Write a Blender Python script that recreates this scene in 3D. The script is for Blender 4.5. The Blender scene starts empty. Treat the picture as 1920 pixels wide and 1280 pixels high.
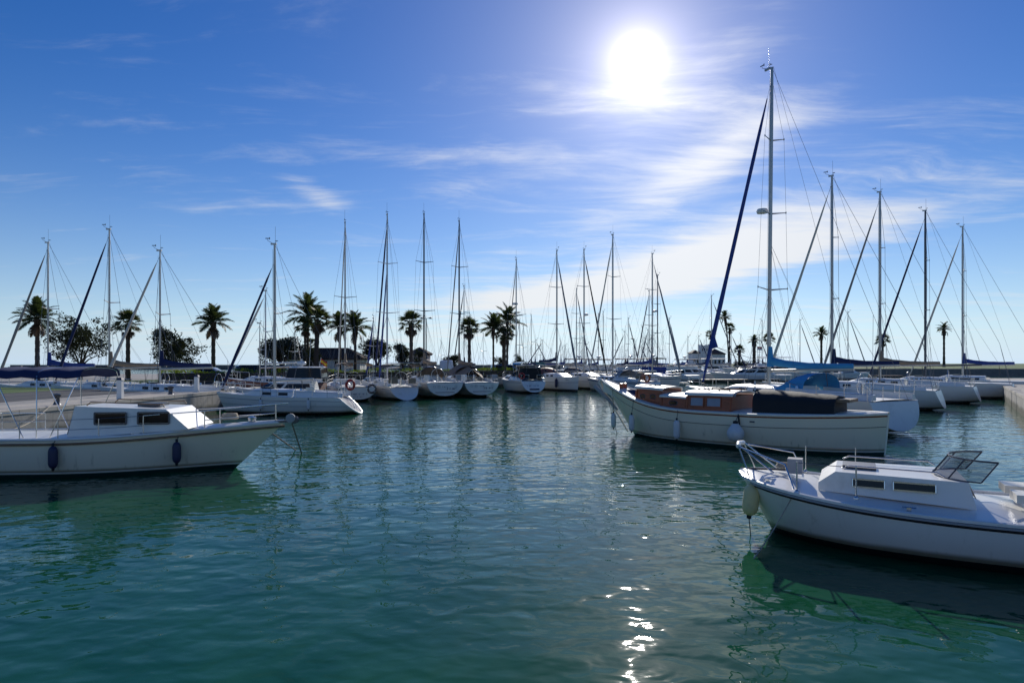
import bpy, math, random
import numpy as np
from mathutils import Vector, Matrix
random.seed(7)
S = bpy.context.scene
COL = S.collection
PI = math.pi
# ------------------------------------------------------------------ camera
EYE, FPX, HZ, CX = 3.0, 1200.0, 681.0, 960.0      # eye height, focal length / horizon / centre in 1920-px units
cam = bpy.data.cameras.new('camera'); cam_o = bpy.data.objects.new('camera', cam); COL.objects.link(cam_o)
cam_o.location = (0, 0, EYE); cam_o.rotation_euler = (PI / 2, 0, 0)
cam.sensor_width = 36; cam.lens = 36 * FPX / 1920; cam.shift_y = (HZ - 640) / 1920
cam.clip_start = 0.1; cam.clip_end = 30000
S.camera = cam_o
# ------------------------------------------------------------------ sky and sun
SUN_AZ = math.atan2(235, 1200)                       # towards +X from +Y
SUN_EL = math.atan2(566, math.hypot(1200, 235))
SUN_DIR = Vector((math.sin(SUN_AZ) * math.cos(SUN_EL), math.cos(SUN_AZ) * math.cos(SUN_EL), math.sin(SUN_EL)))
SKY_STRENGTH = 0.09
S.view_settings.view_transform = 'Standard'; S.view_settings.look = 'None'
S.view_settings.gamma = 1; S.view_settings.exposure = 0.06; S.view_settings.use_curve_mapping = False
S.cycles.max_bounces = 6; S.cycles.sample_clamp_indirect = 8
W = bpy.data.worlds.new('World'); S.world = W; W.use_nodes = True

class NT:
    """tiny node-graph helper"""
    def __init__(s, tree): s.t = tree
    def n(s, kind, **kw):
        nd = s.t.nodes.new(kind)
        for k, v in kw.items(): setattr(nd, k, v)
        return nd
    def put(s, sock, v):
        if isinstance(v, bpy.types.NodeSocket): s.t.links.new(v, sock)
        elif v is not None: sock.default_value = v
    def math(s, op, a, b=None, c=None, clamp=False):
        nd = s.n('ShaderNodeMath', operation=op, use_clamp=clamp)
        for i, v in enumerate((a, b, c)):
            if v is not None: s.put(nd.inputs[i], v)
        return nd.outputs[0]
    def vmath(s, op, a, b=None):
        nd = s.n('ShaderNodeVectorMath', operation=op)
        s.put(nd.inputs[0], a)
        if b is not None: s.put(nd.inputs[1], b)
        return nd.outputs['Value' if op in ('DOT_PRODUCT', 'LENGTH') else 'Vector']
    def comb(s, x, y, z):
        nd = s.n('ShaderNodeCombineXYZ')
        for i, v in enumerate((x, y, z)): s.put(nd.inputs[i], v)
        return nd.outputs[0]
    def sep(s, v):
        nd = s.n('ShaderNodeSeparateXYZ'); s.put(nd.inputs[0], v); return nd.outputs
    def noise(s, vec, scale, detail=2, rough=0.5, dist=0.0, dim='3D', lac=2.0):
        nd = s.n('ShaderNodeTexNoise', noise_dimensions=dim)
        s.put(nd.inputs['Vector'], vec); nd.inputs['Scale'].default_value = scale
        nd.inputs['Detail'].default_value = detail; nd.inputs['Roughness'].default_value = rough
        nd.inputs['Distortion'].default_value = dist; nd.inputs['Lacunarity'].default_value = lac
        return nd.outputs['Fac']
    def mapr(s, v, a, b, c=0.0, d=1.0, smooth=True):
        nd = s.n('ShaderNodeMapRange', interpolation_type='SMOOTHSTEP' if smooth else 'LINEAR')
        s.put(nd.inputs[0], v)
        for i, x in enumerate((a, b, c, d)): s.put(nd.inputs[i + 1], x)
        return nd.outputs[0]
    def mix(s, f, a, b, blend='MIX'):
        nd = s.n('ShaderNodeMix', data_type='RGBA', blend_type=blend)
        s.put(nd.inputs[0], f); s.put(nd.inputs[6], a); s.put(nd.inputs[7], b)
        return nd.outputs[2]

def c4(c): return (c[0], c[1], c[2], 1.0)

def make_world():
    t = NT(W.node_tree); W.node_tree.nodes.clear()
    out = t.n('ShaderNodeOutputWorld'); bg = t.n('ShaderNodeBackground')
    sky = t.n('ShaderNodeTexSky', sky_type='NISHITA', sun_disc=False, sun_elevation=SUN_EL, sun_rotation=SUN_AZ,
              altitude=0, air_density=1.0, dust_density=0.05, ozone_density=4.5)
    d = t.n('ShaderNodeTexCoord').outputs['Generated']
    x, y, z = t.sep(d)
    az = t.math('ARCTAN2', x, y); el = t.math('ARCSINE', z)
    # thin cirrus lies in a flat layer: project the view direction on it
    zz = t.math('MAXIMUM', t.math('ADD', z, 0.06), 0.02)
    px = t.math('DIVIDE', x, zz); py = t.math('DIVIDE', y, zz)
    p = t.comb(px, py, 0.0)
    wn = t.n('ShaderNodeTexNoise'); t.put(wn.inputs['Vector'], p); wn.inputs['Scale'].default_value = 0.55; wn.inputs['Detail'].default_value = 3
    warp = t.n('ShaderNodeVectorMath', operation='SCALE'); t.put(warp.inputs[0], t.vmath('SUBTRACT', wn.outputs['Color'], (0.5, 0.5, 0.5))); warp.inputs['Scale'].default_value = 0.95
    q = t.vmath('ADD', p, warp.outputs[0])
    mp = t.n('ShaderNodeMapping'); t.put(mp.inputs['Vector'], q)
    mp.inputs['Rotation'].default_value = (0, 0, math.radians(-28)); mp.inputs['Scale'].default_value = (0.55, 2.3, 1)
    streak = t.noise(mp.outputs[0], 1.15, 8, 0.62, 0.35)
    mp2 = t.n('ShaderNodeMapping'); t.put(mp2.inputs['Vector'], q)
    mp2.inputs['Rotation'].default_value = (0, 0, math.radians(-12)); mp2.inputs['Scale'].default_value = (0.8, 1.5, 1)
    fluff = t.noise(mp2.outputs[0], 3.2, 6, 0.65, 0.4)
    broad = t.noise(p, 0.36, 2, 0.5)
    # bands of denser cirrus, as (azimuth, elevation, half-lengths, tilt, weight) in degrees
    bands = [(17, 8.4, 17, 1.7, 10, .50), (3, 6.0, 13, 1.0, 4, .32), (21, 11.5, 10, 2.2, 14, .24),
             (17, 16.5, 9, 2.2, 24, .30), (12, 22, 12, 6, 20, .10), (-17, 14.2, 3.0, 0.9, -26, .15), (-9, 17.6, 9, 1.6, -5, .10),
             (-4, 11, 16, 2.4, -6, .06), (22, 27, 10, 3.0, 35, .10), (-2, 2.6, 40, 1.6, 0, .09), (10, 3.5, 40, 1.0, 2, .06)]
    cov = None
    for a0, e0, la, le, tilt, wt in bands:
        ca, sa = math.cos(math.radians(tilt)), math.sin(math.radians(tilt))
        da = t.math('SUBTRACT', az, math.radians(a0)); de = t.math('SUBTRACT', el, math.radians(e0))
        u = t.math('ADD', t.math('MULTIPLY', da, ca / math.radians(la)), t.math('MULTIPLY', de, sa / math.radians(la)))
        v = t.math('SUBTRACT', t.math('MULTIPLY', de, ca / math.radians(le)), t.math('MULTIPLY', da, sa / math.radians(le)))
        r2 = t.math('ADD', t.math('MULTIPLY', u, u), t.math('MULTIPLY', v, v))
        g = t.math('MULTIPLY', t.math('EXPONENT', t.math('MULTIPLY', r2, -1.0)), wt)
        cov = g if cov is None else t.math('ADD', cov, g)
    dens = t.math('ADD', t.math('ADD', t.math('MULTIPLY', streak, 0.62), t.math('MULTIPLY', fluff, 0.30)), t.math('MULTIPLY', broad, 0.22))
    dens = t.math('ADD', dens, cov)
    cl = t.mapr(dens, 0.58, 0.97)
    cl = t.math('MULTIPLY', cl, t.mapr(el, -0.01, 0.03))
    # forward scattering of the veil towards the sun: brighter cloud and an aureole round the disc
    cs = t.vmath('DOT_PRODUCT', d, tuple(SUN_DIR))
    ang = t.math('ARCCOSINE', t.math('MINIMUM', cs, 1.0))
    fall = lambda deg, k: t.math('MULTIPLY', t.math('EXPONENT', t.math('MULTIPLY', ang, -1 / math.radians(deg))), k)
    aur = t.math('ADD', t.math('ADD', t.math('ADD', fall(0.9, 20.0), fall(2.2, 9.5)), fall(6.5, 3.8)), fall(16, 1.0))
    bright = t.math('ADD', 7.8, fall(26, 3.2))
    cc = t.n('ShaderNodeVectorMath', operation='SCALE'); cc.inputs[0].default_value = (0.97, 0.985, 1.0); t.put(cc.inputs['Scale'], bright)
    hs = t.n('ShaderNodeHueSaturation'); hs.inputs['Saturation'].default_value = 1.30; hs.inputs['Value'].default_value = 0.97; hs.inputs['Hue'].default_value = 0.515
    t.put(hs.inputs['Color'], sky.outputs[0])
    haze = t.math('MULTIPLY', t.math('EXPONENT', t.math('MULTIPLY', t.math('MAXIMUM', el, 0.0), -1 / math.radians(5.5))), 0.93)
    hz = t.n('ShaderNodeVectorMath', operation='SCALE'); hz.inputs[0].default_value = (5.7, 7.4, 9.4); t.put(hz.inputs['Scale'], t.math('ADD', 0.92, fall(26, 0.75)))
    hazy = t.mix(haze, hs.outputs[0], hz.outputs[0])          # pale sea haze above the horizon
    base = t.mix(t.math('MULTIPLY', cl, 0.88), hazy, cc.outputs[0])
    ac = t.n('ShaderNodeVectorMath', operation='SCALE'); ac.inputs[0].default_value = (1.10, 0.97, 0.86); t.put(ac.inputs['Scale'], aur)
    tot = t.vmath('ADD', base, ac.outputs[0])
    t.put(bg.inputs['Color'], tot); bg.inputs['Strength'].default_value = SKY_STRENGTH
    t.t.links.new(bg.outputs[0], out.inputs[0])
make_world()
sun = bpy.data.lights.new('sun', 'SUN'); sun_o = bpy.data.objects.new('sun', sun); COL.objects.link(sun_o)
sun.energy = 4.2; sun.angle = math.radians(0.53); sun.color = (1.0, 0.955, 0.88)
sun_o.rotation_euler = SUN_DIR.to_track_quat('Z', 'Y').to_euler(); sun_o.location = (40, 200, 120)

# ------------------------------------------------------------------ helpers
def lat(px, d): return (px - CX) / FPX * d
def zat(py, d): return EYE - (py - HZ) / FPX * d
def dwater(py): return EYE * FPX / (py - HZ)
def P(px, py, d): return Vector((lat(px, d), d, zat(py, d)))
def seat(end_px, end_d, mast_px, r, sign=1, lo=-1.45, hi=1.45):
    """heading (radians left of +Y) of a boat whose near end and mast are seen at two picture columns"""
    f = lambda th: lat(end_px, end_d) - r * math.sin(th) * sign - lat(mast_px, end_d + sign * r * math.cos(th))
    a, b = lo, hi
    for _ in range(60):
        m = (a + b) / 2
        if f(a) * f(m) <= 0: b = m
        else: a = m
    th = (a + b) / 2
    return th, Vector((lat(end_px, end_d) - sign * r * math.sin(th), end_d + sign * r * math.cos(th), 0))

class MB:
    def __init__(s): s.v = []; s.f = []; s.m = []
    def add(s, vs, fs, mat=0):
        o = len(s.v); s.v += [tuple(v) for v in vs]
        s.f += [tuple(i + o for i in f) for f in fs]; s.m += [mat] * len(fs)
    def quad(s, a, b, c, d, mat=0): s.add([a, b, c, d], [(0, 1, 2, 3)], mat)
    def box(s, c, sz, rz=0.0, mat=0, taper=1.0, ry=0.0):
        hx, hy, hz = sz[0] / 2, sz[1] / 2, sz[2] / 2
        M = Matrix.Translation(c) @ Matrix.Rotation(rz, 4, 'Z') @ Matrix.Rotation(ry, 4, 'Y')
        vs = []
        for z, k in ((-hz, 1), (hz, taper)):
            for x, y in ((-hx, -hy), (hx, -hy), (hx, hy), (-hx, hy)): vs.append(M @ Vector((x * k, y * k, z)))
        s.add(vs, [(3, 2, 1, 0), (4, 5, 6, 7), (0, 1, 5, 4), (1, 2, 6, 5), (2, 3, 7, 6), (3, 0, 4, 7)], mat)
    def bar(s, a, b, w, h, mat=0):
        a, b = Vector(a), Vector(b); d = (b - a); L = d.length
        q = d.to_track_quat('X', 'Z').to_matrix().to_4x4(); M = Matrix.Translation((a + b) / 2) @ q
        vs = [M @ Vector((x * L / 2, y * w / 2, z * h / 2)) for z in (-1, 1) for x, y in ((-1, -1), (1, -1), (1, 1), (-1, 1))]
        s.add(vs, [(3, 2, 1, 0), (4, 5, 6, 7), (0, 1, 5, 4), (1, 2, 6, 5), (2, 3, 7, 6), (3, 0, 4, 7)], mat)
    def tube(s, pts, r, n=6, mat=0, cap=True, flat=1.0):
        pts = [Vector(p) for p in pts]
        rs = r if isinstance(r, (list, tuple)) else [r] * len(pts)
        rings = []; prev = None
        for i, p in enumerate(pts):
            t = (pts[min(i + 1, len(pts) - 1)] - pts[max(i - 1, 0)])
            t = t.normalized() if t.length > 1e-9 else Vector((0, 0, 1))
            if prev is None:
                up = Vector((0, 0, 1)) if abs(t.z) < 0.9 else Vector((1, 0, 0))
                a = t.cross(up).normalized()
            else:
                a = prev - t * prev.dot(t)
                a = a.normalized() if a.length > 1e-6 else t.orthogonal().normalized()
            prev = a; b = t.cross(a)
            rings.append([p + (a * math.cos(2 * PI * k / n) * flat + b * math.sin(2 * PI * k / n)) * rs[i] for k in range(n)])
        s.loft(rings, True, cap, mat)
    def loft(s, rings, closed=False, cap=False, mat=0, flip=False):
        n = len(rings[0]); vs = [p for r in rings for p in r]; fs = []
        for i in range(len(rings) - 1):
            for k in range(n if closed else n - 1):
                k2 = (k + 1) % n
                q = (i * n + k, i * n + k2, (i + 1) * n + k2, (i + 1) * n + k)
                fs.append(q[::-1] if flip else q)
        if cap:
            fs.append(tuple(range(n))[::-1] if not flip else tuple(range(n)))
            e = tuple((len(rings) - 1) * n + k for k in range(n)); fs.append(e if not flip else e[::-1])
        s.add(vs, fs, mat)
    def lathe(s, prof, n=12, M=None, mat=0):
        M = M or Matrix.Identity(4)
        rings = [[M @ Vector((r * math.cos(2 * PI * k / n), r * math.sin(2 * PI * k / n), z)) for k in range(n)] for r, z in prof]
        s.loft(rings, True, True, mat)
    def prism(s, poly, z0, z1, mat=0):
        n = len(poly)
        vs = [(x, y, z0) for x, y in poly] + [(x, y, z1) for x, y in poly]
        fs = [tuple(range(n))[::-1], tuple(range(n, 2 * n))] + [(i, (i + 1) % n, n + (i + 1) % n, n + i) for i in range(n)]
        s.add(vs, fs, mat)
    def torus(s, c, R, r, axis='X', n=24, m=8, mat=0, M=None):
        vs = []; fs = []
        for i in range(n):
            a = 2 * PI * i / n
            for k in range(m):
                b = 2 * PI * k / m; q = R + r * math.cos(b)
                l = {'X': (r * math.sin(b), q * math.cos(a), q * math.sin(a)), 'Y': (q * math.cos(a), r * math.sin(b), q * math.sin(a)), 'Z': (q * math.cos(a), q * math.sin(a), r * math.sin(b))}[axis]
                v = Vector(l) + Vector(c); vs.append(M @ v if M else v)
        for i in range(n):
            for k in range(m):
                fs.append((i * m + k, ((i + 1) % n) * m + k, ((i + 1) % n) * m + (k + 1) % m, i * m + (k + 1) % m))
        s.add(vs, fs, mat)
    def build(s, name, mats, parent=None, smooth=35):
        me = bpy.data.meshes.new(name); me.from_pydata(s.v, [], s.f)
        mats = mats if isinstance(mats, (list, tuple)) else [mats]
        for m in mats: me.materials.append(m)
        if len(mats) > 1: me.polygons.foreach_set('material_index', s.m)
        if smooth:
            me.polygons.foreach_set('use_smooth', [True] * len(me.polygons))
            if smooth < 180: me.set_sharp_from_angle(angle=math.radians(smooth))
        me.update()
        o = bpy.data.objects.new(name, me); COL.objects.link(o)
        if parent: o.parent = parent
        return o

def part(name, mats, parent, fn, smooth=35):
    b = MB(); fn(b); return b.build(name, mats, parent, smooth)
def tag(o, label=None, cat=None, group=None, kind=None):
    if label: o['label'] = label
    if cat: o['category'] = cat
    if group: o['group'] = group
    if kind: o['kind'] = kind
    return o
def thing(name, label, cat, loc=(0, 0, 0), rz=0.0, group=None):
    o = bpy.data.objects.new(name, None); COL.objects.link(o)
    o.empty_display_size = 0.2
    o.location = loc; o.rotation_euler = (0, 0, rz)
    return tag(o, label, cat, group)
def inst(src, parent, M, name=None):
    c = bpy.data.objects.new(name or src.name.split('.')[0], src if isinstance(src, bpy.types.Mesh) else src.data)
    COL.objects.link(c); c.parent = parent; c.matrix_local = M
    return c

# ------------------------------------------------------------------ materials
def mat(name, col, rough=0.5, metal=0.0, var=0.12, vscale=3.0, bump=0.0, bscale=30.0, spec=0.5, trans=0.0, dirt=None, dscale=1.2, coat=0.0):
    m = bpy.data.materials.new(name); m.use_nodes = True
    t = NT(m.node_tree); b = m.node_tree.nodes['Principled BSDF']
    co = t.n('ShaderNodeTexCoord').outputs['Object']
    base = c4(col)
    if var:
        lo = c4([max(0, c * (1 - var)) for c in col]); hi = c4([min(1, c * (1 + var)) for c in col])
        base = t.mix(t.noise(co, vscale, 5, 0.6), lo, hi)
    if dirt:
        f = t.math('MULTIPLY', t.mapr(t.noise(co, dscale, 6, 0.7, 0.3), 0.52, 0.78), 0.6)
        base = t.mix(f, base, c4(dirt))
    t.put(b.inputs['Base Color'], base)
    b.inputs['Roughness'].default_value = rough; b.inputs['Metallic'].default_value = metal
    b.inputs['Specular IOR Level'].default_value = spec
    if trans: b.inputs['Transmission Weight'].default_value = trans
    if coat: b.inputs['Coat Weight'].default_value = coat; b.inputs['Coat Roughness'].default_value = 0.08
    if bump:
        bn = t.n('ShaderNodeBump'); bn.inputs['Strength'].default_value = 1.0; bn.inputs['Distance'].default_value = bump
        t.put(bn.inputs['Height'], t.noise(co, bscale, 4, 0.6)); t.put(b.inputs['Normal'], bn.outputs[0])
    return m

def hullmat(name, top, anti=(0.02, 0.025, 0.03), boot=None, z1=0.07, z2=0.10, z3=0.16, rough=0.22, stain=(0.33, 0.29, 0.20), yel=0.6):
    """gelcoat or paint above a boot stripe and antifouling, each at its height above the water, with streaks and scum"""
    m = bpy.data.materials.new(name); m.use_nodes = True
    t = NT(m.node_tree); b = m.node_tree.nodes['Principled BSDF']
    co = t.n('ShaderNodeTexCoord').outputs['Object']; x, y, z = t.sep(co)
    wob = t.math('MULTIPLY', t.math('SUBTRACT', t.noise(co, 2.0, 4), 0.5), 0.03)
    zz = t.math('ADD', z, wob)
    n = t.noise(co, 1.1, 5, 0.6)
    c = t.mix(n, c4([k * 0.93 for k in top]), c4(top))
    mp = t.n('ShaderNodeMapping'); t.put(mp.inputs['Vector'], co); mp.inputs['Scale'].default_value = (7, 7, 0.7)
    st = t.mapr(t.noise(mp.outputs[0], 1.0, 4, 0.65), 0.55, 0.8)
    low = t.mapr(z, 1.0, 0.1)
    c = t.mix(t.math('MULTIPLY', t.math('MULTIPLY', st, low), yel), c, c4(stain))
    c = t.mix(t.mapr(zz, z3 + 0.10, z3), c, c4([0.7 * k for k in stain]))
    if boot: 
        f = t.math('MULTIPLY', t.math('GREATER_THAN', z, z2), t.math('LESS_THAN', z, z3)); c = t.mix(f, c, c4(boot))
    c = t.mix(t.math('LESS_THAN', z, z1), c, c4(anti))
    t.put(b.inputs['Base Color'], c); b.inputs['Roughness'].default_value = rough
    bn = t.n('ShaderNodeBump'); bn.inputs['Distance'].default_value = 0.006
    t.put(bn.inputs['Height'], t.noise(co, 1.6, 2)); t.put(b.inputs['Normal'], bn.outputs[0])
    return m

def leafmat(name, col, tr=0.35, rough=0.55):
    m = bpy.data.materials.new(name); m.use_nodes = True
    t = NT(m.node_tree); b = m.node_tree.nodes['Principled BSDF']; out = m.node_tree.nodes['Material Output']
    co = t.n('ShaderNodeTexCoord').outputs['Object']
    c = t.mix(t.mapr(t.noise(co, 2.4, 3), 0.3, 0.7), c4([k * 0.6 for k in col]), c4([k * 1.35 for k in col]))
    t.put(b.inputs['Base Color'], c); b.inputs['Roughness'].default_value = rough
    tl = t.n('ShaderNodeBsdfTranslucent'); t.put(tl.inputs[0], t.mix(0.5, c, c4((col[0] * 1.6, col[1] * 1.6, col[2] * 0.6))))
    mx = t.n('ShaderNodeMixShader'); mx.inputs[0].default_value = tr
    t.t.links.new(b.outputs[0], mx.inputs[1]); t.t.links.new(tl.outputs[0], mx.inputs[2]); t.t.links.new(mx.outputs[0], out.inputs[0])
    return m

def woodmat(name, col, rough=0.3, coat=0.4):
    m = bpy.data.materials.new(name); m.use_nodes = True
    t = NT(m.node_tree); b = m.node_tree.nodes['Principled BSDF']
    co = t.n('ShaderNodeTexCoord').outputs['Object']
    mp = t.n('ShaderNodeMapping'); t.put(mp.inputs['Vector'], co); mp.inputs['Scale'].default_value = (2.2, 14, 30)
    g = t.noise(mp.outputs[0], 1.6, 6, 0.65, 0.6)
    c = t.mix(t.mapr(g, 0.3, 0.72), c4([k * 0.5 for k in col]), c4([k * 1.25 for k in col]))
    c = t.mix(t.math('MULTIPLY', t.mapr(t.noise(co, 1.3, 3), 0.45, 0.75), 0.5), c, c4((col[0] * 0.7, col[1] * 0.55, col[2] * 0.5)))
    t.put(b.inputs['Base Color'], c); b.inputs['Roughness'].default_value = rough; b.inputs['Coat Weight'].default_value = coat; b.inputs['Coat Roughness'].default_value = 0.12
    bn = t.n('ShaderNodeBump'); bn.inputs['Distance'].default_value = 0.003; t.put(bn.inputs['Height'], g); t.put(b.inputs['Normal'], bn.outputs[0])
    return m

M = {}
M['gel'] = mat('white_gelcoat', (0.80, 0.78, 0.73), 0.28, var=0.05, dirt=(0.5, 0.48, 0.42))
M['deck'] = mat('deck_paint', (0.72, 0.72, 0.69), 0.55, var=0.07, bump=0.002, bscale=60, dirt=(0.5, 0.47, 0.42))
M['cream'] = mat('cream_paint', (0.76, 0.72, 0.62), 0.35, var=0.06, dirt=(0.5, 0.44, 0.34))
M['alu'] = mat('anodised_aluminium', (0.52, 0.48, 0.43), 0.42, 0.85, var=0.10, vscale=2)
M['alud'] = mat('dark_aluminium', (0.10, 0.10, 0.11), 0.4, 0.5, var=0.15)
M['white_mast'] = mat('white_painted_spar', (0.70, 0.68, 0.64), 0.35, var=0.08)
M['steel'] = mat('stainless_steel', (0.62, 0.62, 0.62), 0.22, 0.95, var=0.05)
M['wire'] = mat('rigging_wire', (0.18, 0.18, 0.19), 0.4, 0.7, var=0)
M['rope'] = mat('mooring_rope', (0.10, 0.09, 0.08), 0.9, var=0.3, vscale=40)
M['rope_light'] = mat('pale_rope', (0.40, 0.34, 0.26), 0.9, var=0.3, vscale=40)
M['glass'] = mat('dark_window_glass', (0.010, 0.011, 0.013), 0.10, var=0, spec=0.25)
M['frost'] = mat('curtained_glass', (0.20, 0.23, 0.30), 0.14, var=0.25, vscale=2.5)
M['perspex'] = mat('clear_screen', (0.05, 0.06, 0.08), 0.05, var=0, trans=0.5)
def clearmat(name, tint, f):
    m = bpy.data.materials.new(name); m.use_nodes = True; t = NT(m.node_tree); out = m.node_tree.nodes['Material Output']; b = m.node_tree.nodes['Principled BSDF']
    b.inputs['Base Color'].default_value = c4(tint); b.inputs['Roughness'].default_value = 0.05
    tr = t.n('ShaderNodeBsdfTransparent'); mx = t.n('ShaderNodeMixShader'); mx.inputs[0].default_value = f
    t.t.links.new(b.outputs[0], mx.inputs[1]); t.t.links.new(tr.outputs[0], mx.inputs[2]); t.t.links.new(mx.outputs[0], out.inputs[0]); return m
M['screen'] = clearmat('tinted_screen', (0.03, 0.035, 0.04), 0.55)
M['navy'] = mat('navy_canvas', (0.012, 0.022, 0.085), 0.85, var=0.25, bump=0.01, bscale=9)
M['royal'] = mat('royal_blue_canvas', (0.02, 0.05, 0.24), 0.8, var=0.25, bump=0.01, bscale=9)
M['sky_canvas'] = mat('sky_blue_canvas', (0.05, 0.30, 0.55), 0.8, var=0.15, bump=0.01, bscale=9)
M['tan'] = mat('tan_canvas', (0.30, 0.22, 0.15), 0.85, var=0.15, bump=0.01, bscale=9)
M['brown'] = mat('brown_canvas', (0.11, 0.085, 0.075), 0.85, var=0.2, bump=0.01, bscale=9)
M['black'] = mat('black_canvas', (0.012, 0.012, 0.013), 0.8, var=0.25, bump=0.01, bscale=9)
M['rubber'] = mat('black_rubber', (0.015, 0.015, 0.016), 0.7, var=0.2)
M['grey_canvas'] = mat('grey_canvas', (0.33, 0.33, 0.34), 0.85, var=0.15, bump=0.01, bscale=9)
M['sail'] = mat('dacron_sail', (0.62, 0.58, 0.50), 0.8, var=0.1, bump=0.01, bscale=12)
M['sail_grey'] = mat('grey_sail_strip', (0.28, 0.27, 0.26), 0.8, var=0.15, bump=0.01, bscale=12)
M['teak'] = woodmat('weathered_teak', (0.24, 0.15, 0.085), 0.6, 0.0)
M['mahogany'] = woodmat('varnished_mahogany', (0.34, 0.066, 0.016), 0.38, 0.08)
M['red_ring'] = mat('red_lifebuoy', (0.42, 0.03, 0.02), 0.5, var=0.15)
M['orange'] = mat('orange_plastic', (0.55, 0.13, 0.03), 0.5, var=0.15)
M['fender'] = mat('white_vinyl', (0.66, 0.65, 0.64), 0.42, var=0.1, dirt=(0.42, 0.4, 0.34))
M['fender_old'] = mat('yellowed_vinyl', (0.72, 0.60, 0.30), 0.45, var=0.14, dirt=(0.40, 0.34, 0.2))
M['navy_vinyl'] = mat('navy_vinyl', (0.02, 0.025, 0.07), 0.5, var=0.2)
M['yellow'] = mat('yellow_cloth', (0.75, 0.48, 0.03), 0.8, var=0.08)
M['red_cloth'] = mat('red_cloth', (0.50, 0.03, 0.03), 0.8, var=0.08)
M['ink'] = mat('navy_lettering', (0.03, 0.035, 0.09), 0.5, var=0)
M['concrete'] = mat('quay_concrete', (0.33, 0.31, 0.28), 0.9, var=0.22, vscale=0.8, bump=0.01, bscale=6, dirt=(0.12, 0.11, 0.09))
def quaymat():
    m = M['concrete']; t = NT(m.node_tree); b = m.node_tree.nodes['Principled BSDF']
    src = b.inputs['Base Color'].links[0].from_socket
    co = t.n('ShaderNodeTexCoord').outputs['Object']; z = t.math('ADD', t.sep(co)[2], t.math('MULTIPLY', t.noise(co, 1.5, 4), 0.35))
    c = t.mix(t.mapr(z, 0.75, 0.45), src, c4((0.035, 0.04, 0.022)))
    mp = t.n('ShaderNodeMapping'); t.put(mp.inputs['Vector'], co); mp.inputs['Scale'].default_value = (3, 3, 0.25)
    c = t.mix(t.math('MULTIPLY', t.mapr(t.noise(mp.outputs[0], 1.0, 5, .65), 0.5, 0.75), 0.55), c, c4((0.10, 0.095, 0.08)))
    t.put(b.inputs['Base Color'], c)
quaymat()
M['paving'] = mat('pale_paving', (0.47, 0.43, 0.37), 0.9, var=0.15, vscale=1.5, bump=0.004, bscale=12)
def slabmat():
    m = M['paving']; t = NT(m.node_tree); b = m.node_tree.nodes['Principled BSDF']; src = b.inputs['Base Color'].links[0].from_socket
    co = t.n('ShaderNodeTexCoord').outputs['Object']
    br = t.n('ShaderNodeTexBrick'); t.put(br.inputs['Vector'], co); br.inputs['Scale'].default_value = 1.0; br.inputs['Mortar Size'].default_value = 0.012
    br.inputs['Brick Width'].default_value = 0.8; br.inputs['Row Height'].default_value = 0.4; br.inputs['Color1'].default_value = (0.9, 0.9, 0.9, 1); br.inputs['Color2'].default_value = (1, 0.98, 0.95, 1); br.inputs['Mortar'].default_value = (0.45, 0.43, 0.4, 1)
    t.put(b.inputs['Base Color'], t.mix(1.0, src, br.outputs['Color'], 'MULTIPLY'))
slabmat()
M['asphalt'] = mat('asphalt', (0.06, 0.06, 0.062), 0.9, var=0.2, bump=0.004, bscale=40)
M['lawn'] = mat('lawn', (0.07, 0.13, 0.02), 0.9, var=0.35, vscale=2, bump=0.03, bscale=20)
M['plaster'] = mat('white_plaster', (0.80, 0.78, 0.75), 0.85, var=0.07, vscale=1.0, bump=0.003, bscale=25, dirt=(0.5, 0.48, 0.46), dscale=0.7)
M['stonewall'] = mat('rough_stone', (0.20, 0.18, 0.16), 0.95, var=0.4, vscale=1.4, bump=0.06, bscale=2.2)
M['tile'] = mat('clay_roof_tile', (0.10, 0.062, 0.048), 0.8, var=0.35, vscale=3, dirt=(0.10, 0.09, 0.075))
M['rust'] = mat('rust_red_paint', (0.20, 0.055, 0.03), 0.6, var=0.3, dirt=(0.10, 0.04, 0.03))
M['bark'] = mat('palm_bark', (0.085, 0.062, 0.045), 0.95, var=0.4, vscale=6, bump=0.03, bscale=10)
M['barkd'] = mat('tree_bark', (0.055, 0.045, 0.038), 0.95, var=0.4, vscale=5, bump=0.02, bscale=12)
M['frond'] = leafmat('palm_leaf', (0.045, 0.062, 0.022))
M['frondfan'] = leafmat('fan_palm_leaf', (0.060, 0.075, 0.022))
M['deadfrond'] = leafmat('dead_palm_leaf', (0.085, 0.052, 0.028), 0.2)
M['leaf'] = leafmat('tree_leaf', (0.030, 0.036, 0.014), 0.28)
M['leaf2'] = leafmat('shrub_leaf', (0.05, 0.062, 0.028), 0.3)
M['hedge'] = leafmat('hedge_leaf', (0.15, 0.21, 0.020), 0.5)
M['car_white'] = mat('white_car_paint', (0.70, 0.71, 0.74), 0.25, var=0.03, coat=0.5)
M['car_blue'] = mat('blue_car_paint', (0.12, 0.20, 0.34), 0.25, var=0.05, coat=0.5)
M['car_dark'] = mat('dark_blue_car_paint', (0.012, 0.016, 0.035), 0.22, var=0.05, coat=0.5)
M['car_silver'] = mat('silver_car_paint', (0.40, 0.41, 0.43), 0.28, 0.3, var=0.05, coat=0.5)
M['lamp'] = mat('grey_lamp_paint', (0.10, 0.10, 0.105), 0.5, var=0.1)
M['redlens'] = mat('red_lens', (0.4, 0.01, 0.01), 0.3, var=0)
H = {}
H['white'] = hullmat('white_hull', (0.80, 0.78, 0.73), boot=(0.02, 0.03, 0.08))
H['white2'] = hullmat('white_hull_black_boot', (0.78, 0.75, 0.68), anti=(0.012, 0.012, 0.014), z1=0.13)
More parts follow.
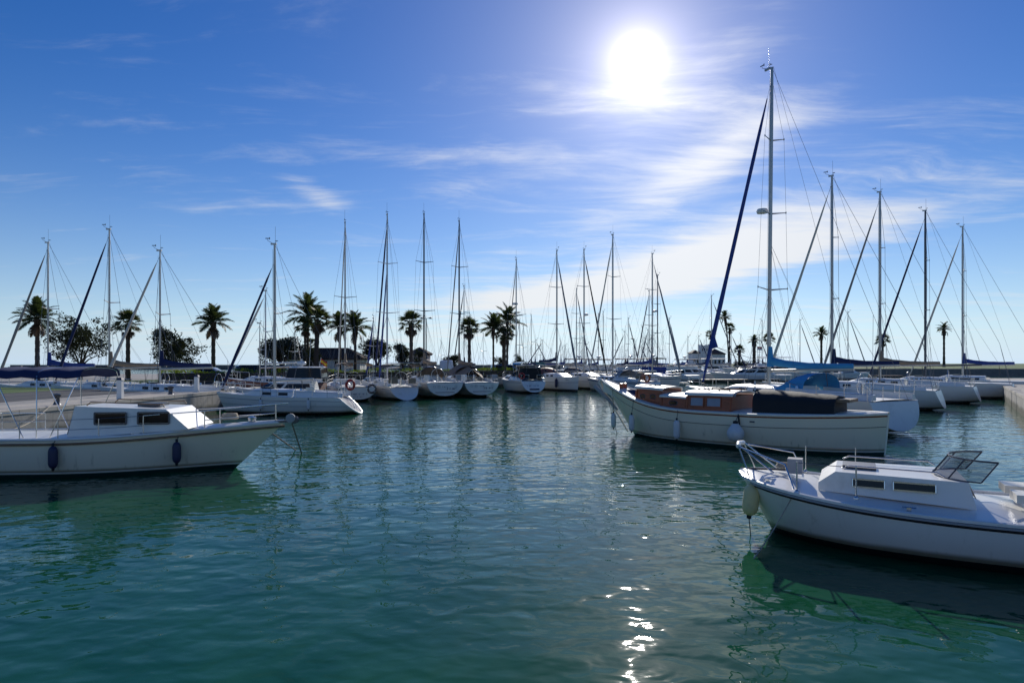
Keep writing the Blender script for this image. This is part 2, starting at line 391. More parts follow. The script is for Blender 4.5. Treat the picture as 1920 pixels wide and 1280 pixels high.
H['cream'] = hullmat('cream_hull', (0.85, 0.75, 0.56), anti=(0.008, 0.035, 0.03), boot=(0.62, 0.60, 0.52), z1=0.10, z2=0.11, z3=0.155, rough=0.18, stain=(0.30, 0.23, 0.12), yel=0.7)
H['blue'] = hullmat('blue_sheer_hull', (0.68, 0.69, 0.72), boot=(0.02, 0.04, 0.16))
H['rust'] = hullmat('rust_red_hull', (0.22, 0.06, 0.03))
H['grey'] = hullmat('pale_grey_hull', (0.62, 0.62, 0.63), boot=(0.05, 0.06, 0.09))
H['navy'] = hullmat('dark_blue_hull', (0.02, 0.03, 0.07), yel=0.1)
# ------------------------------------------------------------------ water
def water_material():
    m = bpy.data.materials.new('harbour_water'); m.use_nodes = True
    t = NT(m.node_tree); b = m.node_tree.nodes['Principled BSDF']
    co = t.n('ShaderNodeTexCoord').outputs['Object']
    def wave(scale, sx, sy, rot, detail, dist=0.0, rough=0.5):
        mp = t.n('ShaderNodeMapping'); t.put(mp.inputs['Vector'], co)
        mp.inputs['Rotation'].default_value = (0, 0, math.radians(rot)); mp.inputs['Scale'].default_value = (sx, sy, 1)
        return t.noise(mp.outputs[0], scale, detail, rough, dist)
    calm = t.mapr(t.noise(co, 0.05, 2, 0.5), 0.36, 0.66)             # patches of wind ripple and of smooth water
    swell = wave(0.55, 0.6, 1.1, 12, 1)
    chop = wave(1.9, 0.88, 1.15, -8, 1.0, 0.3)
    chop2 = wave(3.9, 0.9, 1.1, 24, 1.0, 0.3)
    ripple = wave(9.5, 0.7, 1.15, -4, 2.0, 0.3)
    h = t.math('MULTIPLY', swell, 0.045)
    h = t.math('ADD', h, t.math('MULTIPLY', chop, t.mapr(calm, 0, 1, 0.025, 0.031)))
    h = t.math('ADD', h, t.math('MULTIPLY', chop2, t.mapr(calm, 0, 1, 0.0065, 0.015)))
    h = t.math('ADD', h, t.math('MULTIPLY', ripple, t.mapr(calm, 0, 1, 0.0006, 0.0036)))
    bn = t.n('ShaderNodeBump'); bn.inputs['Strength'].default_value = 1.0; bn.inputs['Distance'].default_value = 1.0
    t.put(bn.inputs['Height'], h); t.put(b.inputs['Normal'], bn.outputs[0])
    murk = t.mapr(t.noise(co, 0.35, 4, 0.6, 0.8), 0.3, 0.75)
    t.put(b.inputs['Base Color'], t.mix(murk, c4((0.005, 0.060, 0.026)), c4((0.014, 0.088, 0.040))))
    b.inputs['Roughness'].default_value = 0.02; b.inputs['IOR'].default_value = 1.333; b.inputs['Specular IOR Level'].default_value = 0.36
    return m
M['water'] = water_material()
R_ = 9000
rings_ = []
for r in (0.01, 20, 60, 150, 400, 1200, 4000, R_):
    rings_.append([(r * math.cos(2 * PI * k / 48), r * math.sin(2 * PI * k / 48), 0.0) for k in range(48)])
wb = MB(); wb.loft(rings_, True, False); wo = wb.build('water', M['water'], None, 0)
tag(wo, 'rippled blue-green harbour water', None, None, 'structure')
for p_ in wo.data.polygons: p_.use_smooth = False

# ------------------------------------------------------------------ quays and land
GZ = 1.15                                            # quay level
EDGE = [(-18.5, -12), (-18.5, 46), (-20.0, 54), (-17.5, 60.5), (-11, 67.2), (-7, 70), (-3, 77.5), (2, 83.5), (7, 90)]
def offset(pts, w):
    """polyline moved inland (to its left-hand side) by w"""
    out = []
    for i, p in enumerate(pts):
        a = Vector((*pts[max(0, i - 1)], 0)); b = Vector((*pts[min(len(pts) - 1, i + 1)], 0)); d = (b - a).normalized()
        out.append((p[0] - d.y * w, p[1] + d.x * w))
    return out
q_ = MB(); q_.prism(EDGE + [(9, 112), (-160, 112), (-160, -12)], -2.0, GZ); tag(q_.build('quay', M['concrete'], None, 0), 'concrete quay behind the moored boats', None, None, 'structure')
def strip(name, w0, w1, z, m_, label, pts=EDGE, parent=None):
    a, c = offset(pts, w0), offset(pts, w1); b = MB()
    for i in range(len(a) - 1): b.quad((*a[i], z), (*a[i + 1], z), (*c[i + 1], z), (*c[i], z))
    return tag(b.build(name, m_, None, 0), label, None, None, 'structure')
strip('pavement', 0.55, 3.6, GZ + 0.006, M['paving'], 'pale paving along the quay edge')
strip('road', 5.6, 12.5, GZ + 0.006, M['asphalt'], 'asphalt lane behind the hedge')
strip('lawn', 12.7, 26, GZ + 0.010, M['lawn'], 'lawn under the palms')
# coping stones on the quay edge, each a block of its own
def coping(pts, z, parent, step=2.0):
    base = None
    for i in range(len(pts) - 1):
        a, b = Vector((*pts[i], 0)), Vector((*pts[i + 1], 0)); L_ = (b - a).length; n_ = max(1, round(L_ / step)); rz_ = math.atan2((b - a).y, (b - a).x)
        nr = Vector((-(b - a).y, (b - a).x, 0)).normalized() * 0.22
        for k in range(n_):
            c_ = a.lerp(b, (k + 0.5) / n_) + nr
            if base is None:
                m_ = MB(); m_.box((0, 0, 0), (1, 0.5, 0.16)); base = m_.build('coping_stone', M['paving'], parent, 0); o = base
            else: o = inst(base, parent, Matrix.Identity(4), 'coping_stone')
            o.matrix_local = Matrix.Translation((c_.x, c_.y, z + 0.03 + random.uniform(-.006, .006))) @ Matrix.Rotation(rz_, 4, 'Z') @ Matrix.Diagonal((L_ / n_ - 0.025, 1, 1, 1))
coping([(-18.5, 6)] + EDGE[1:], GZ, bpy.data.objects['quay'])

# the far mole with its lawn on the right
mole = [(38, 176), (43, 151), (300, 138), (420, 240), (60, 260), (36, 215)]
b_ = MB(); b_.prism(mole, -2, 1.75); tag(b_.build('mole', M['stonewall'], None, 0), 'far stone mole with lawn and palms', None, None, 'structure')
b_ = MB(); b_.add([(48, 155, 1.765), (300, 142, 1.765), (400, 235, 2.9), (60, 250, 2.9)], [(0, 1, 2, 3)]); tag(b_.build('lawn', M['lawn'], None, 0), 'strip of lawn on the far mole', None, None, 'structure')
b_ = MB(); b_.add([(43.5, 151.5, 1.757), (300, 138.5, 1.757), (300, 141.5, 1.757), (45, 154.5, 1.757)], [(0, 1, 2, 3)]); tag(b_.build('path', M['paving'], None, 0), 'pale path along the edge of the far mole', None, None, 'structure')
# long low breakwater closing the harbour
bw = MB(); rnd = random.Random(3)
for k in range(190):
    x = -260 + k * 3.4 + rnd.uniform(-1, 1); y = 330 + rnd.uniform(-3, 3)
    bw.box((x, y, rnd.uniform(-0.2, 0.9)), (rnd.uniform(2.5, 4.4), rnd.uniform(2.5, 4.5), rnd.uniform(1.5, 2.6)), rnd.uniform(0, 3), 0, 0.8)
bw.box((60, 334, 1.1), (640, 5, 2.2))
tag(bw.build('breakwater', M['stonewall'], None, 0), 'long low stone breakwater along the horizon', None, None, 'structure')
# the quay on the right where the wooden boat and its neighbours lie
RQ = [(62, 84), (40, 52), (22.5, 27), (13.8, 11), (12.2, -8)]
b_ = MB(); b_.prism([(140, -8), (140, 84)] + RQ, -2, 1.05); rq_o = tag(b_.build('quay', M['concrete'], None, 0), 'concrete quay at the sterns of the nearest boats', None, None, 'structure')
strip('pavement', 0.55, 4.0, 1.056, M['paving'], 'pale paving of the near quay', RQ)
coping(RQ, 1.05, rq_o)
# the quay the photographer stands on
b_ = MB(); b_.prism([(-18.4, -60), (12.1, -60), (12.1, 0.9), (-18.4, 0.9)], -2, 1.4); tag(b_.build('quay', M['concrete'], None, 0), 'quay under the camera', None, None, 'structure')
b_ = MB(); b_.add([(-18.3, -60, 1.406), (12.0, -60, 1.406), (12.0, 0.3, 1.406), (-18.3, 0.3, 1.406)], [(0, 1, 2, 3)]); tag(b_.build('pavement', M['paving'], None, 0), 'pale paving under the camera', None, None, 'structure')
# ------------------------------------------------------------------ boat builders (local +x = bow, z = 0 at the waterline)
def sstep(t): t = max(0, min(1, t)); return t * t * (3 - 2 * t)

class Hull:
    """lofted hull: half-beam, sheer and keel as functions of the station s (0 stern .. 1 bow)"""
    def __init__(h, xs, xb, B, F, Fb, wst=0.78, smax=0.42, overhang=0.6, trake=0.35, zst=0.10, depth=0.45, bowpow=2.1, e1=0.75, e2=1.15, Fs=None, flare=0.0, bluff=0.95):
        h.xs, h.xb, h.B, h.F, h.Fb = xs, xb, B, F, Fb
        h.wst, h.smax, h.ov, h.tr, h.zst, h.depth, h.bp, h.e1, h.e2 = wst, smax, overhang, trake, zst, depth, bowpow, e1, e2
        h.Fs = F if Fs is None else Fs; h.flare = flare; h.bluff = bluff
    def b(h, s):
        if s < h.smax: return h.B / 2 * (h.wst + (1 - h.wst) * math.sin(PI / 2 * s / h.smax))
        u = (s - h.smax) / (1 - h.smax); return h.B / 2 * max(0.0, 1 - u ** h.bp) ** h.bluff
    def sheer(h, s):
        if s < 0.4: return h.F + (h.Fs - h.F) * (1 - s / 0.4) ** 2
        return h.F + (h.Fb - h.F) * ((s - 0.4) / 0.6) ** 1.9
    def keel(h, s):
        return h.zst + (-h.depth - h.zst) * sstep(s / 0.25) if s < 0.25 else -h.depth * (1 - sstep((s - 0.7) / 0.3) * 0.9)
    def pt(h, s, t, side):
        """point on the skin: t 0 at the keel line, 1 at the sheer"""
        b, zs, zk = h.b(s), h.sheer(s), h.keel(s)
        y = b * math.sin(PI / 2 * t) ** h.e1
        z = zk + (zs - zk) * (1 - math.cos(PI / 2 * t)) ** (1 / h.e2) if t < 1 else zs
        if h.flare: y *= 1 - h.flare * sstep((s - 0.5) / 0.5) * (1 - t) 
        x = h.xs + (h.xb - h.ov - h.xs) * s
        x += h.ov * (max(z, -0.3) / h.Fb) * s ** 6
        x += h.tr * (z / h.F) * (1 - s) ** 6
        return Vector((x, y * side, z))
    def at(h, x, z, side):
        """skin point at a given length and height (search)"""
        best = None
        for i in range(101):
            s = i / 100
            lo, hi = 0.0, 1.0
            for _ in range(14):
                m = (lo + hi) / 2
                if h.pt(s, m, side).z < z: lo = m
                else: hi = m
            p = h.pt(s, lo, side); e = abs(p.x - x)
            if best is None or e < best[0]: best = (e, p)
        return best[1]
    def rings(h, n=22, m=8):
        out = []
        for i in range(n + 1):
            s = i / n; s = 1 - (1 - s) ** 1.25
            ts = [k / m for k in range(m + 1)]
            out.append([h.pt(s, t, 1) for t in reversed(ts)] + [h.pt(s, t, -1) for t in ts[1:]])
        return out
    def build(h, hm, dm, root, n=22, m=8, camber=0.07, rail=None, rail_r=0.025, transom_mat=None, stripe=None, stripes=()):
        R = h.rings(n, m); b = MB(); b.loft(R, False, False)
        r0 = R[0]; b.add(r0, [tuple(range(len(r0)))[::-1]])
        b.build('hull', hm, root, 50)
        d = MB(); rows = []
        for r in R:
            a, c = r[0], r[-1]; rows.append([a + Vector((0, -0.01 if a.y > .02 else 0, -0.004)), (a * 3 + c) / 4 + Vector((0, 0, camber * .75)), (a + c) / 2 + Vector((0, 0, camber)), (a + c * 3) / 4 + Vector((0, 0, camber * .75)), c + Vector((0, 0.01 if a.y > .02 else 0, -0.004))])
        d.loft(rows, False, False); d.build('deck', dm, root, 60)
        for side in (0, -1):
            k = MB(); k.tube([r[side] + Vector((0, 0, rail_r * 0.4)) for r in R], rail_r, 5); k.build('toe_rail', rail or dm, root, 60)
        # transom plate a little proud of the hull end
        c = sum((Vector(p) for p in r0), Vector()) / len(r0)
        ax = Vector((-0.02, 0, 0)); b = MB()
        b.loft([[c + (p - c) * 0.985 for p in r0], [c + (p - c) * 0.975 + ax for p in r0]], True, False)
        b.add([c + (p - c) * 0.975 + ax for p in r0], [tuple(range(len(r0)))[::-1]])
        b.build('transom', transom_mat or dm, root, 30)
        for frac, sm, rr in stripes:
            for side in (1, -1):
                b = MB(); pts = []
                for i in range(n + 1):
                    s = i / n; zt = h.sheer(s) * frac if frac > 0 else h.sheer(s) + frac
                    lo, hi = 0.0, 1.0
                    for _ in range(14):
                        mm = (lo + hi) / 2
                        if h.pt(s, mm, side).z < zt: lo = mm
                        else: hi = mm
                    p = h.pt(s, lo, side); p.y += 0.004 * side; pts.append(p)
                b.tube(pts, rr, 4); b.build('stripe', sm, root, 60)

def mesh_stay(root, a, c, r=0.008, m='wire', name='stay', n=4):
    b = MB(); b.tube([a, c], r, n); return b.build(name, M[m], root, 60)

def furled(root, a, c, r, m, name='furled_jib', n=10, sag=0.0):
    a, c = Vector(a), Vector(c); rnd = random.Random(int(abs(a.x * 100)) + 5)
    pts = []; rs = []
    for i in range(n + 1):
        t = i / n; p = a.lerp(c, t); p.x -= math.sin(PI * t) * sag; pts.append(p)
        rs.append(r * (0.35 + 0.95 * min(1, t * 9) * (1 - 0.55 * t)) * rnd.uniform(0.88, 1.12) if t < 0.97 else r * 0.25)
    b = MB(); b.tube(pts, rs, 8); o = b.build(name, m, root, 60)
    # drum at the tack
    d = MB(); d.lathe([(0.02, -0.18), (0.10, -0.17), (0.10, -0.10), (0.03, -0.08)], 10, Matrix.Translation(a)); d.build('furling_drum', M['rubber'], root)
    return o

def masthead(root, H, r, style=0, mm='alu'):
    b = MB()
    b.box((0.06, 0, H + 0.02), (0.34, 0.09, 0.10)); b.build('masthead_fitting', M[mm], root, 0)
    b = MB()
    b.tube([(-0.05, 0.03, H), (-0.05, 0.03, H + 1.05)], 0.008, 4)
    b.build('antenna', M['wire'], root)
    b = MB()
    b.tube([(0.1, 0, H + 0.05), (0.42, 0, H + 0.22), (0.42, 0, H + 0.32)], 0.011, 4)
    b.box((0.42, 0.0, H + 0.35), (0.26, 0.012, 0.05)); b.box((0.30, 0, H + 0.35), (0.05, 0.012, 0.12))
    for k in range(3): b.bar((-0.12, 0, H + 0.2), (-0.12 + 0.09 * math.cos(2.1 * k), 0.09 * math.sin(2.1 * k), H + 0.2), 0.03, 0.03)
    b.tube([(0.0, 0, H), (-0.12, 0, H + 0.2)], 0.008, 4)
    b.build('wind_vane', M['alud'], root)

def rig(root, hull, H, zfoot, L, opts):
    """mast at local x = 0 with its spreaders, wires, boom and rolled sails"""
    mm = M[opts.get('mast', 'alu')]; mr = opts.get('mr', 0.0060 * H)
    lean = opts.get('lean', 0.0)
    tip = lambda z: Vector((-lean * (z - zfoot) / H, 0, z))
    b = MB(); b.tube([tip(zfoot), tip(H * 0.55), tip(H * 0.86), tip(H)], [mr, mr, mr * 0.95, mr * 0.72], 10, flat=0.72); mast = b.build('mast', mm, root, 60)
    masthead(root, H, mr, 0)
    xbow = opts.get('tack', hull.xb - 0.35); zb = hull.sheer(0.97) + 0.10
    # spreaders
    ns = opts.get('spreaders', 2); hw = [0.155 * opts.get('spw', 1) * hull.B * 1.7, 0.13 * opts.get('spw', 1) * hull.B * 1.7, 0.1 * hull.B * 1.7]
    zs = {1: [0.52], 2: [0.40, 0.70], 3: [0.30, 0.54, 0.77]}[ns]
    tips = {}
    for i, f in enumerate(zs):
        for s in (1, -1):
            t = tip(zfoot + (H - zfoot) * f); e = t + Vector((-0.22, hw[i] * s, 0.10)); tips[i, s] = e
            b = MB(); b.tube([t, e], [0.045, 0.022], 5, flat=0.6); b.box(e, (0.05, 0.03, 0.10)); b.build('spreader', mm, root)
    wr = opts.get('wire', 0.0085)
    fr = opts.get('frac', 0.97)
    for s in (1, -1):
        ch = hull.at(-0.18, hull.sheer(0.55), s) ; ch.y *= 0.93
        pts = [ch] + [tips[i, s] for i in range(ns)] + [tip(H * fr)]
        for i in range(len(pts) - 1): mesh_stay(root, pts[i], pts[i + 1], wr, name='shroud')
        mesh_stay(root, ch + Vector((-0.35, 0, 0)), tip(zfoot + (H - zfoot) * zs[0] - 0.1), wr, name='shroud')
        if opts.get('rich', 1): mesh_stay(root, ch + Vector((0.5, 0, 0)), tip(zfoot + (H - zfoot) * zs[0] - 0.1), wr, name='shroud')
    st = hull.pt(0, 1, 1)
    mesh_stay(root, (xbow, 0, zb), tip(H * fr), wr, name='forestay')
    yoke = Vector((st.x * 0.86, 0, hull.F + (H - hull.F) * 0.22))
    mesh_stay(root, yoke, tip(H), wr, name='backstay')
    for s in (1, -1): mesh_stay(root, (st.x + 0.15, st.y * 0.75 * s, st.z), yoke, wr, name='backstay')
    if opts.get('rich', 1):
        mesh_stay(root, (0.16, 0.05, zfoot + 0.4), tip(H * 0.97) + Vector((0.1, 0.04, 0)), 0.007, 'rope', 'halyard')
        mesh_stay(root, (0.14, -0.10, zfoot + 0.4), tip(H * 0.97) + Vector((0.08, -0.07, 0)), 0.007, 'rope', 'halyard')
    jm = opts.get('jib')
    if jm:
        a = Vector((xbow, 0, zb + 0.25)); c = tip(H * fr); c = a.lerp(c, 0.94)
        furled(root, a, c, opts.get('jr', 0.085), M[jm], sag=0.0)
    j2 = opts.get('jib2')
    if j2:
        a = Vector((xbow * 0.62, 0, zb)); c = tip(H * 0.72); furled(root, a, a.lerp(c, 0.95), 0.075, M[j2], 'furled_staysail')
    # boom with the mainsail on it
    bl = opts.get('boom', 0.36 * L); zb0 = zfoot + opts.get('boomz', 1.0); bm = opts.get('cover')
    b = MB(); b.tube([(-mr, 0, zb0), (-bl, 0, zb0 + 0.10)], 0.075, 8, flat=0.7); boom = b.build('boom', mm, root)
    if bm:
        pts = []; rs = []
        for i in range(11):
            t = i / 10; pts.append((-0.10 - t * (bl - 0.15), 0, zb0 + 0.16 + 0.10 * t + 0.35 * (1 - t) ** 3)); rs.append((0.21 - 0.10 * t) * (1 + 0.07 * math.sin(i * 2.3)))
        b = MB(); b.tube(pts, rs, 8, flat=0.62); b.tube([(-0.12, 0, zb0 + 0.2), (-0.12, 0, zb0 + 1.25)], [0.20, 0.11], 8, flat=0.8); b.build('sail_cover', M[bm], root, 60)
        for s in (1, -1):
            for t in (0.35, 0.7): mesh_stay(root, (-bl * t, 0.10 * s, zb0 + 0.15), tip(zfoot + (H - zfoot) * 0.45), 0.006, 'rope', 'lazy_jack')
    mesh_stay(root, (-bl + 0.1, 0, zb0 + 0.15), tip(H) + Vector((-0.1, 0, 0)), 0.007, 'rope', 'topping_lift')
    mesh_stay(root, (-bl * 0.7, 0, zb0 + 0.05), (-bl * 0.72, 0, zfoot + 0.05), 0.02, 'rope', 'mainsheet')
    if opts.get('radar'):
        z = zfoot + (H - zfoot) * opts['radar']
        b = MB(); b.lathe([(0.05, -0.12), (0.27, -0.10), (0.30, 0.0), (0.25, 0.12), (0.06, 0.15)], 14, Matrix.Translation((0.42, 0, z))); b.bar((0.05, 0, z - 0.12), (0.42, 0, z - 0.12), 0.08, 0.04)
        b.build('radar_dome', M['gel'], root)
    return mast

def coachroof(root, hull, x0, x1, hgt, m='gel', w=0.62, wins=2, front=0.8, winz=0.50, wl=0.55, winm='glass'):
    """low cabin trunk: walls lean in, front slopes to the deck; windows sit on the sides"""
    n = 12; rows = []
    zf = lambda x: hull.sheer(max(0, min(1, (x - hull.xs) / (hull.xb - hull.xs)))) + 0.02
    def sect(x):
        s = max(0, min(1, (x - hull.xs) / (hull.xb - hull.xs)))
        wd = hull.b(s) * w; t = (x - x0) / (x1 - x0)
        k = hgt * min(1, (1 - t) / 0.28 * 0.9 + 0.10) if t > 0.72 else hgt
        return wd, k, zf(x)
    for i in range(n + 1):
        x = x0 + (x1 - x0) * i / n; wd, k, z = sect(x)
        rows.append([Vector(p) for p in ((x, wd, z - 0.05), (x, wd * 0.95, z + k * 0.72), (x, wd * 0.84, z + k * 0.95), (x, wd * 0.45, z + k * 1.06), (x, 0, z + k * 1.1), (x, -wd * 0.45, z + k * 1.06), (x, -wd * 0.84, z + k * 0.95), (x, -wd * 0.95, z + k * 0.72), (x, -wd, z - 0.05))])
    b = MB(); b.loft(rows, False, False); b.add(rows[0], [tuple(range(9))[::-1]]); b.add(rows[-1], [tuple(range(9))])
    cab = b.build('coachroof', M[m], root, 40)
    for s in (1, -1):
        for i in range(wins):
            xa = x0 + (x1 - x0) * (0.10 + 0.62 * i / max(1, wins)); xb = xa + (x1 - x0) * 0.62 / max(1, wins) * wl
            b = MB(); P4 = []
            for x in (xa, (xa + xb) / 2, xb):
                wd, k, z = sect(x)
                lo = Vector((x, (wd - 0.05 * wd * 0.30) * s, z - 0.05 + (k * 0.72 + 0.05) * 0.36)); hi = Vector((x, (wd - 0.05 * wd * 0.85) * s, z - 0.05 + (k * 0.72 + 0.05) * 0.85))
                P4.append((lo, hi))
            of = Vector((0, 0.012 * s, 0.002))
            rr = [[p[0] - of * 2, p[0] + of, p[1] + of, p[1] - of * 2] for p in P4]
            b.loft(rr, True, True); b.build('window', M[winm], root, 20)
    # hatches
    for xx in (x0 + (x1 - x0) * 0.55,):
        wd, k, z = sect(xx); b = MB(); b.box((xx, 0, z + k * 1.1 + 0.03), (0.6, 0.6, 0.07)); b.build('hatch', M['glass'], root, 0)
    return lambda x: (lambda q: q[2] + q[1] * 1.1)(sect(x))

def rails(root, hull, bowlen=1.5, sternlen=1.4, hgt=0.62, n=6, lifelines=True, pulpit=True, pushpit=True, r=0.014, mid=True):
    Ls = hull.xb - hull.xs
    def edge(s, side, dz=0.0, ins=0.06):
        p = hull.pt(s, 1, side); y = max(0, abs(p.y) - ins) * side
        return Vector((p.x, y, p.z + dz))
    sb = 1 - bowlen / Ls; ss = sternlen / Ls
    if pulpit:
        b = MB()
        top = [edge(sb, 1, hgt), edge(sb + (1 - sb) * .5, 1, hgt), edge(0.985, 1, hgt + .03)]
        nose = hull.pt(1, 1, 1) + Vector((0.10, 0, hgt + .04)); pts = top + [nose] + [Vector((p.x, -p.y, p.z)) for p in reversed(top)]
        b.tube(pts, r, 6)
        mid_ = [Vector((p.x - (0.05 if i == 3 else 0), p.y, p.z - hgt * .5)) for i, p in enumerate(pts)]
        b.tube(mid_[1:3], r * .8, 5); b.tube(mid_[4:6], r * .8, 5)
        for side in (1, -1):
            for q in (sb, sb + (1 - sb) * .5, 0.985): b.tube([edge(q, side), edge(q, side, hgt + (.03 if q > .98 else 0))], r, 6)
        b.build('pulpit', M['steel'], root, 60)
    if pushpit:
        for side in (1, -1):
            b = MB(); a = edge(0.012, side, hgt); c = edge(ss, side, hgt); e = Vector((a.x, a.y * 0.35, a.z))
            b.tube([c, a, e], r, 6); b.tube([c - Vector((0, 0, hgt / 2)), a - Vector((0, 0, hgt / 2)), e - Vector((0, 0, hgt / 2))], r * .8, 5)
            for q in (c, a, e): b.tube([q - Vector((0, 0, hgt)), q], r, 6)
            b.build('pushpit', M['steel'], root, 60)
    if lifelines:
        for side in (1, -1):
            tops = [edge(ss + (sb - ss) * i / n, side, hgt) for i in range(n + 1)]
            for p in tops[1:-1]:
                b = MB(); b.tube([p - Vector((0, 0, hgt)), p], 0.012, 5); b.build('stanchion', M['steel'], root, 60)
            for f in ((0, 0.5) if mid else (0,)):
                b = MB(); b.tube([p - Vector((0, 0, hgt * f)) for p in tops], 0.006, 4); b.build('lifeline', M['wire'], root, 60)

def sprayhood(root, x0, x1, w, z0, hgt, m, win=True):
    rows = []
    for i in range(7):
        t = i / 6; x = x0 + (x1 - x0) * t; k = math.sin(min(1, (1 - t) * 1.25) * PI / 2) ** 0.8
        rows.append([Vector((x - 0.1 * math.sin(PI * j / 10), w * math.cos(PI * j / 10) * (1 - 0.12 * math.sin(PI * j / 10)), z0 + 0.02 + hgt * k * math.sin(PI * j / 10) ** 0.6)) for j in range(11)])
    b = MB(); b.loft(rows, False, False); hood = b.build('sprayhood', M[m], root, 60)
    if win:
        b = MB(); 
        for i in (3, 4):
            b.quad(*[p + Vector((0.015, 0, 0.015)) for p in (rows[i][3], rows[i][7], rows[i + 1][7], rows[i + 1][3])])
        b.build('hood_window', M['perspex'], hood, 60)

def bimini(root, x0, x1, w, z, zdeck, m, crown=0.16, skirt=0.10, posts=3):
    rows = []
    for i in range(7):
        x = x0 + (x1 - x0) * i / 6; sag = 0.04 * math.sin(PI * i / 6 * posts) ** 2
        rows.append([Vector((x, w * math.cos(PI * j / 10), z - skirt - sag + (crown + skirt) * math.sin(PI * j / 10) ** 0.55)) for j in range(11)])
    b = MB(); b.loft(rows, False, False); b.loft([[p - Vector((0, 0, 0.02)) for p in r] for r in rows], False, False, flip=True); o = b.build('bimini', M[m], root, 60)
    for i in range(posts):
        x = x0 + 0.06 + (x1 - x0 - 0.12) * i / (posts - 1); xf = (x0 + x1) / 2 + (x - (x0 + x1) / 2) * 0.3
        b = MB(); b.tube([(xf, w, zdeck), (x, w * 0.98, z - skirt)] + [(x, w * math.cos(PI * j / 8) * .98, z - skirt - 0.03 + (crown + skirt) * math.sin(PI * j / 8) ** .55) for j in range(1, 8)] + [(x, -w * 0.98, z - skirt), (xf, -w, zdeck)], 0.015, 5)
        b.build('bimini_frame', M['steel'], root, 60)

def wheel(root, x, y, z, R=0.5):
    b = MB(); b.torus((x, y, z), R, 0.018, 'X', 24, 6)
    for k in range(5): b.tube([(x, y, z), (x, y + R * math.cos(k * 1.2566), z + R * math.sin(k * 1.2566))], 0.008, 4)
    b.tube([(x + 0.1, y, z - R), (x + 0.1, y, z + 0.05)], 0.09, 8)
    b.build('steering_wheel', M['steel'], root, 60)

def lettering(root, p, u, v, w, h, m='ink', n=7, seed=1):
    """a row of small dark strokes: writing too small in the photograph to be read"""
    rnd = random.Random(seed); b = MB(); u, v = Vector(u).normalized(), Vector(v).normalized(); nrm = u.cross(v); x = -w / 2
    cw = w / n
    for k in range(n):
        hh = h * rnd.choice((1, 1, 0.75)); c = Vector(p) + u * (x + cw / 2)
        for q in rnd.sample(range(4), 2 if n > 3 else 3):
            if q == 0: a, e = -u * cw * .3 - v * hh / 2, -u * cw * .3 + v * hh / 2
            elif q == 1: a, e = u * cw * .3 - v * hh / 2, u * cw * .3 + v * hh / 2
            elif q == 2: a, e = -u * cw * .32 + v * hh / 2, u * cw * .32 + v * hh / 2
            else: a, e = -u * cw * .32, u * cw * .32
            b.bar(c + a, c + e, h * .2, 0.006)
        x += cw
    return b.build('lettering', M[m], root, 0)

def fender(label, p, length, r, top, m='fender', tilt=0.0, group='fenders hung over the hulls', ball=False, tail=None, capm='rubber'):
    """p = middle of the fender, top = where its lanyard is tied (world)"""
    root = thing('fender', label, 'fender', p, 0, group); root.rotation_euler = (0, tilt, 0)
    h = length / 2
    if ball: prof = [(0.02, -h)] + [(r * math.sin(a) * (1 if a < 2.0 else 1), -h + r + -r * math.cos(a)) for a in [0.3, .6, .9, 1.2, 1.57, 1.9, 2.2]] + [(r * .45, h - .06), (r * .22, h)]
    else: prof = [(r * .25, -h)] + [(r * k, -h + z) for k, z in ((.55, .02), (.82, .06), (.96, .11), (1, .16))] + [(r, h - .16), (r * .96, h - .11), (r * .82, h - .06), (r * .55, h - .02), (r * .25, h)]
    b = MB(); b.lathe(prof, 16); b.build('body', M[m], root, 60)
    b = MB(); b.lathe([(r * .30, h - .05 if ball else h - .03), (r * .30, h + .06), (0.02, h + .08)], 10); b.build('end_fitting', M[capm], root, 60)
    if not ball: b = MB(); b.lathe([(0.02, -h - .06), (r * .30, -h - .05), (r * .32, -h + .025)], 10); b.build('end_fitting', M[capm], root, 60)
    inv = Matrix.Rotation(-tilt, 3, 'Y'); t = inv @ (Vector(top) - Vector(p))
    b = MB(); b.tube([(0, 0, h + .05), (Vector((0, 0, h + .05)) + t) / 2 + Vector((0.01, 0, 0)), t], 0.011 if r > .1 else 0.009, 5)
    if tail: b.tube([(0, 0, -h - .04), inv @ Vector((0, 0, -h - tail))], 0.009, 5)
    b.build('lanyard', M['rope'], root, 60)
    return root

def lifebuoy(label, p, R, m, axis_rz, kind='ring', group=None):
    root = thing('lifebuoy', label, 'lifebuoy', p, axis_rz, group)
    if kind == 'horseshoe':
        pts = [(0, R * math.cos(a), R * math.sin(a)) for a in [(-0.3 + 1.2 * k / 10 * 1.0) * PI + 0.0 for k in range(11)]]
        b = MB(); b.tube(pts, R * .3, 8); b.build('ring', M[m], root, 60)
    else:
        b = MB(); b.torus((0, 0, 0), R, R * 0.28, 'X', 28, 10); b.build('ring', M[m], root, 60)
        for k in range(4):
            a = PI / 4 + k * PI / 2; b = MB(); b.torus((0, 0, 0), R * 0.29, R * .05, 'Z', 12, 5, M=Matrix.Rotation(a - PI / 2, 4, 'X') @ Matrix.Translation((0, 0, R)) @ Matrix.Rotation(0, 4, 'X')); b.build('band', M['gel'], root, 60)
    return root

def world_of(root, v): return Matrix.Translation(root.location) @ Matrix.Rotation(root.rotation_euler.z, 4, 'Z') @ Vector(v)

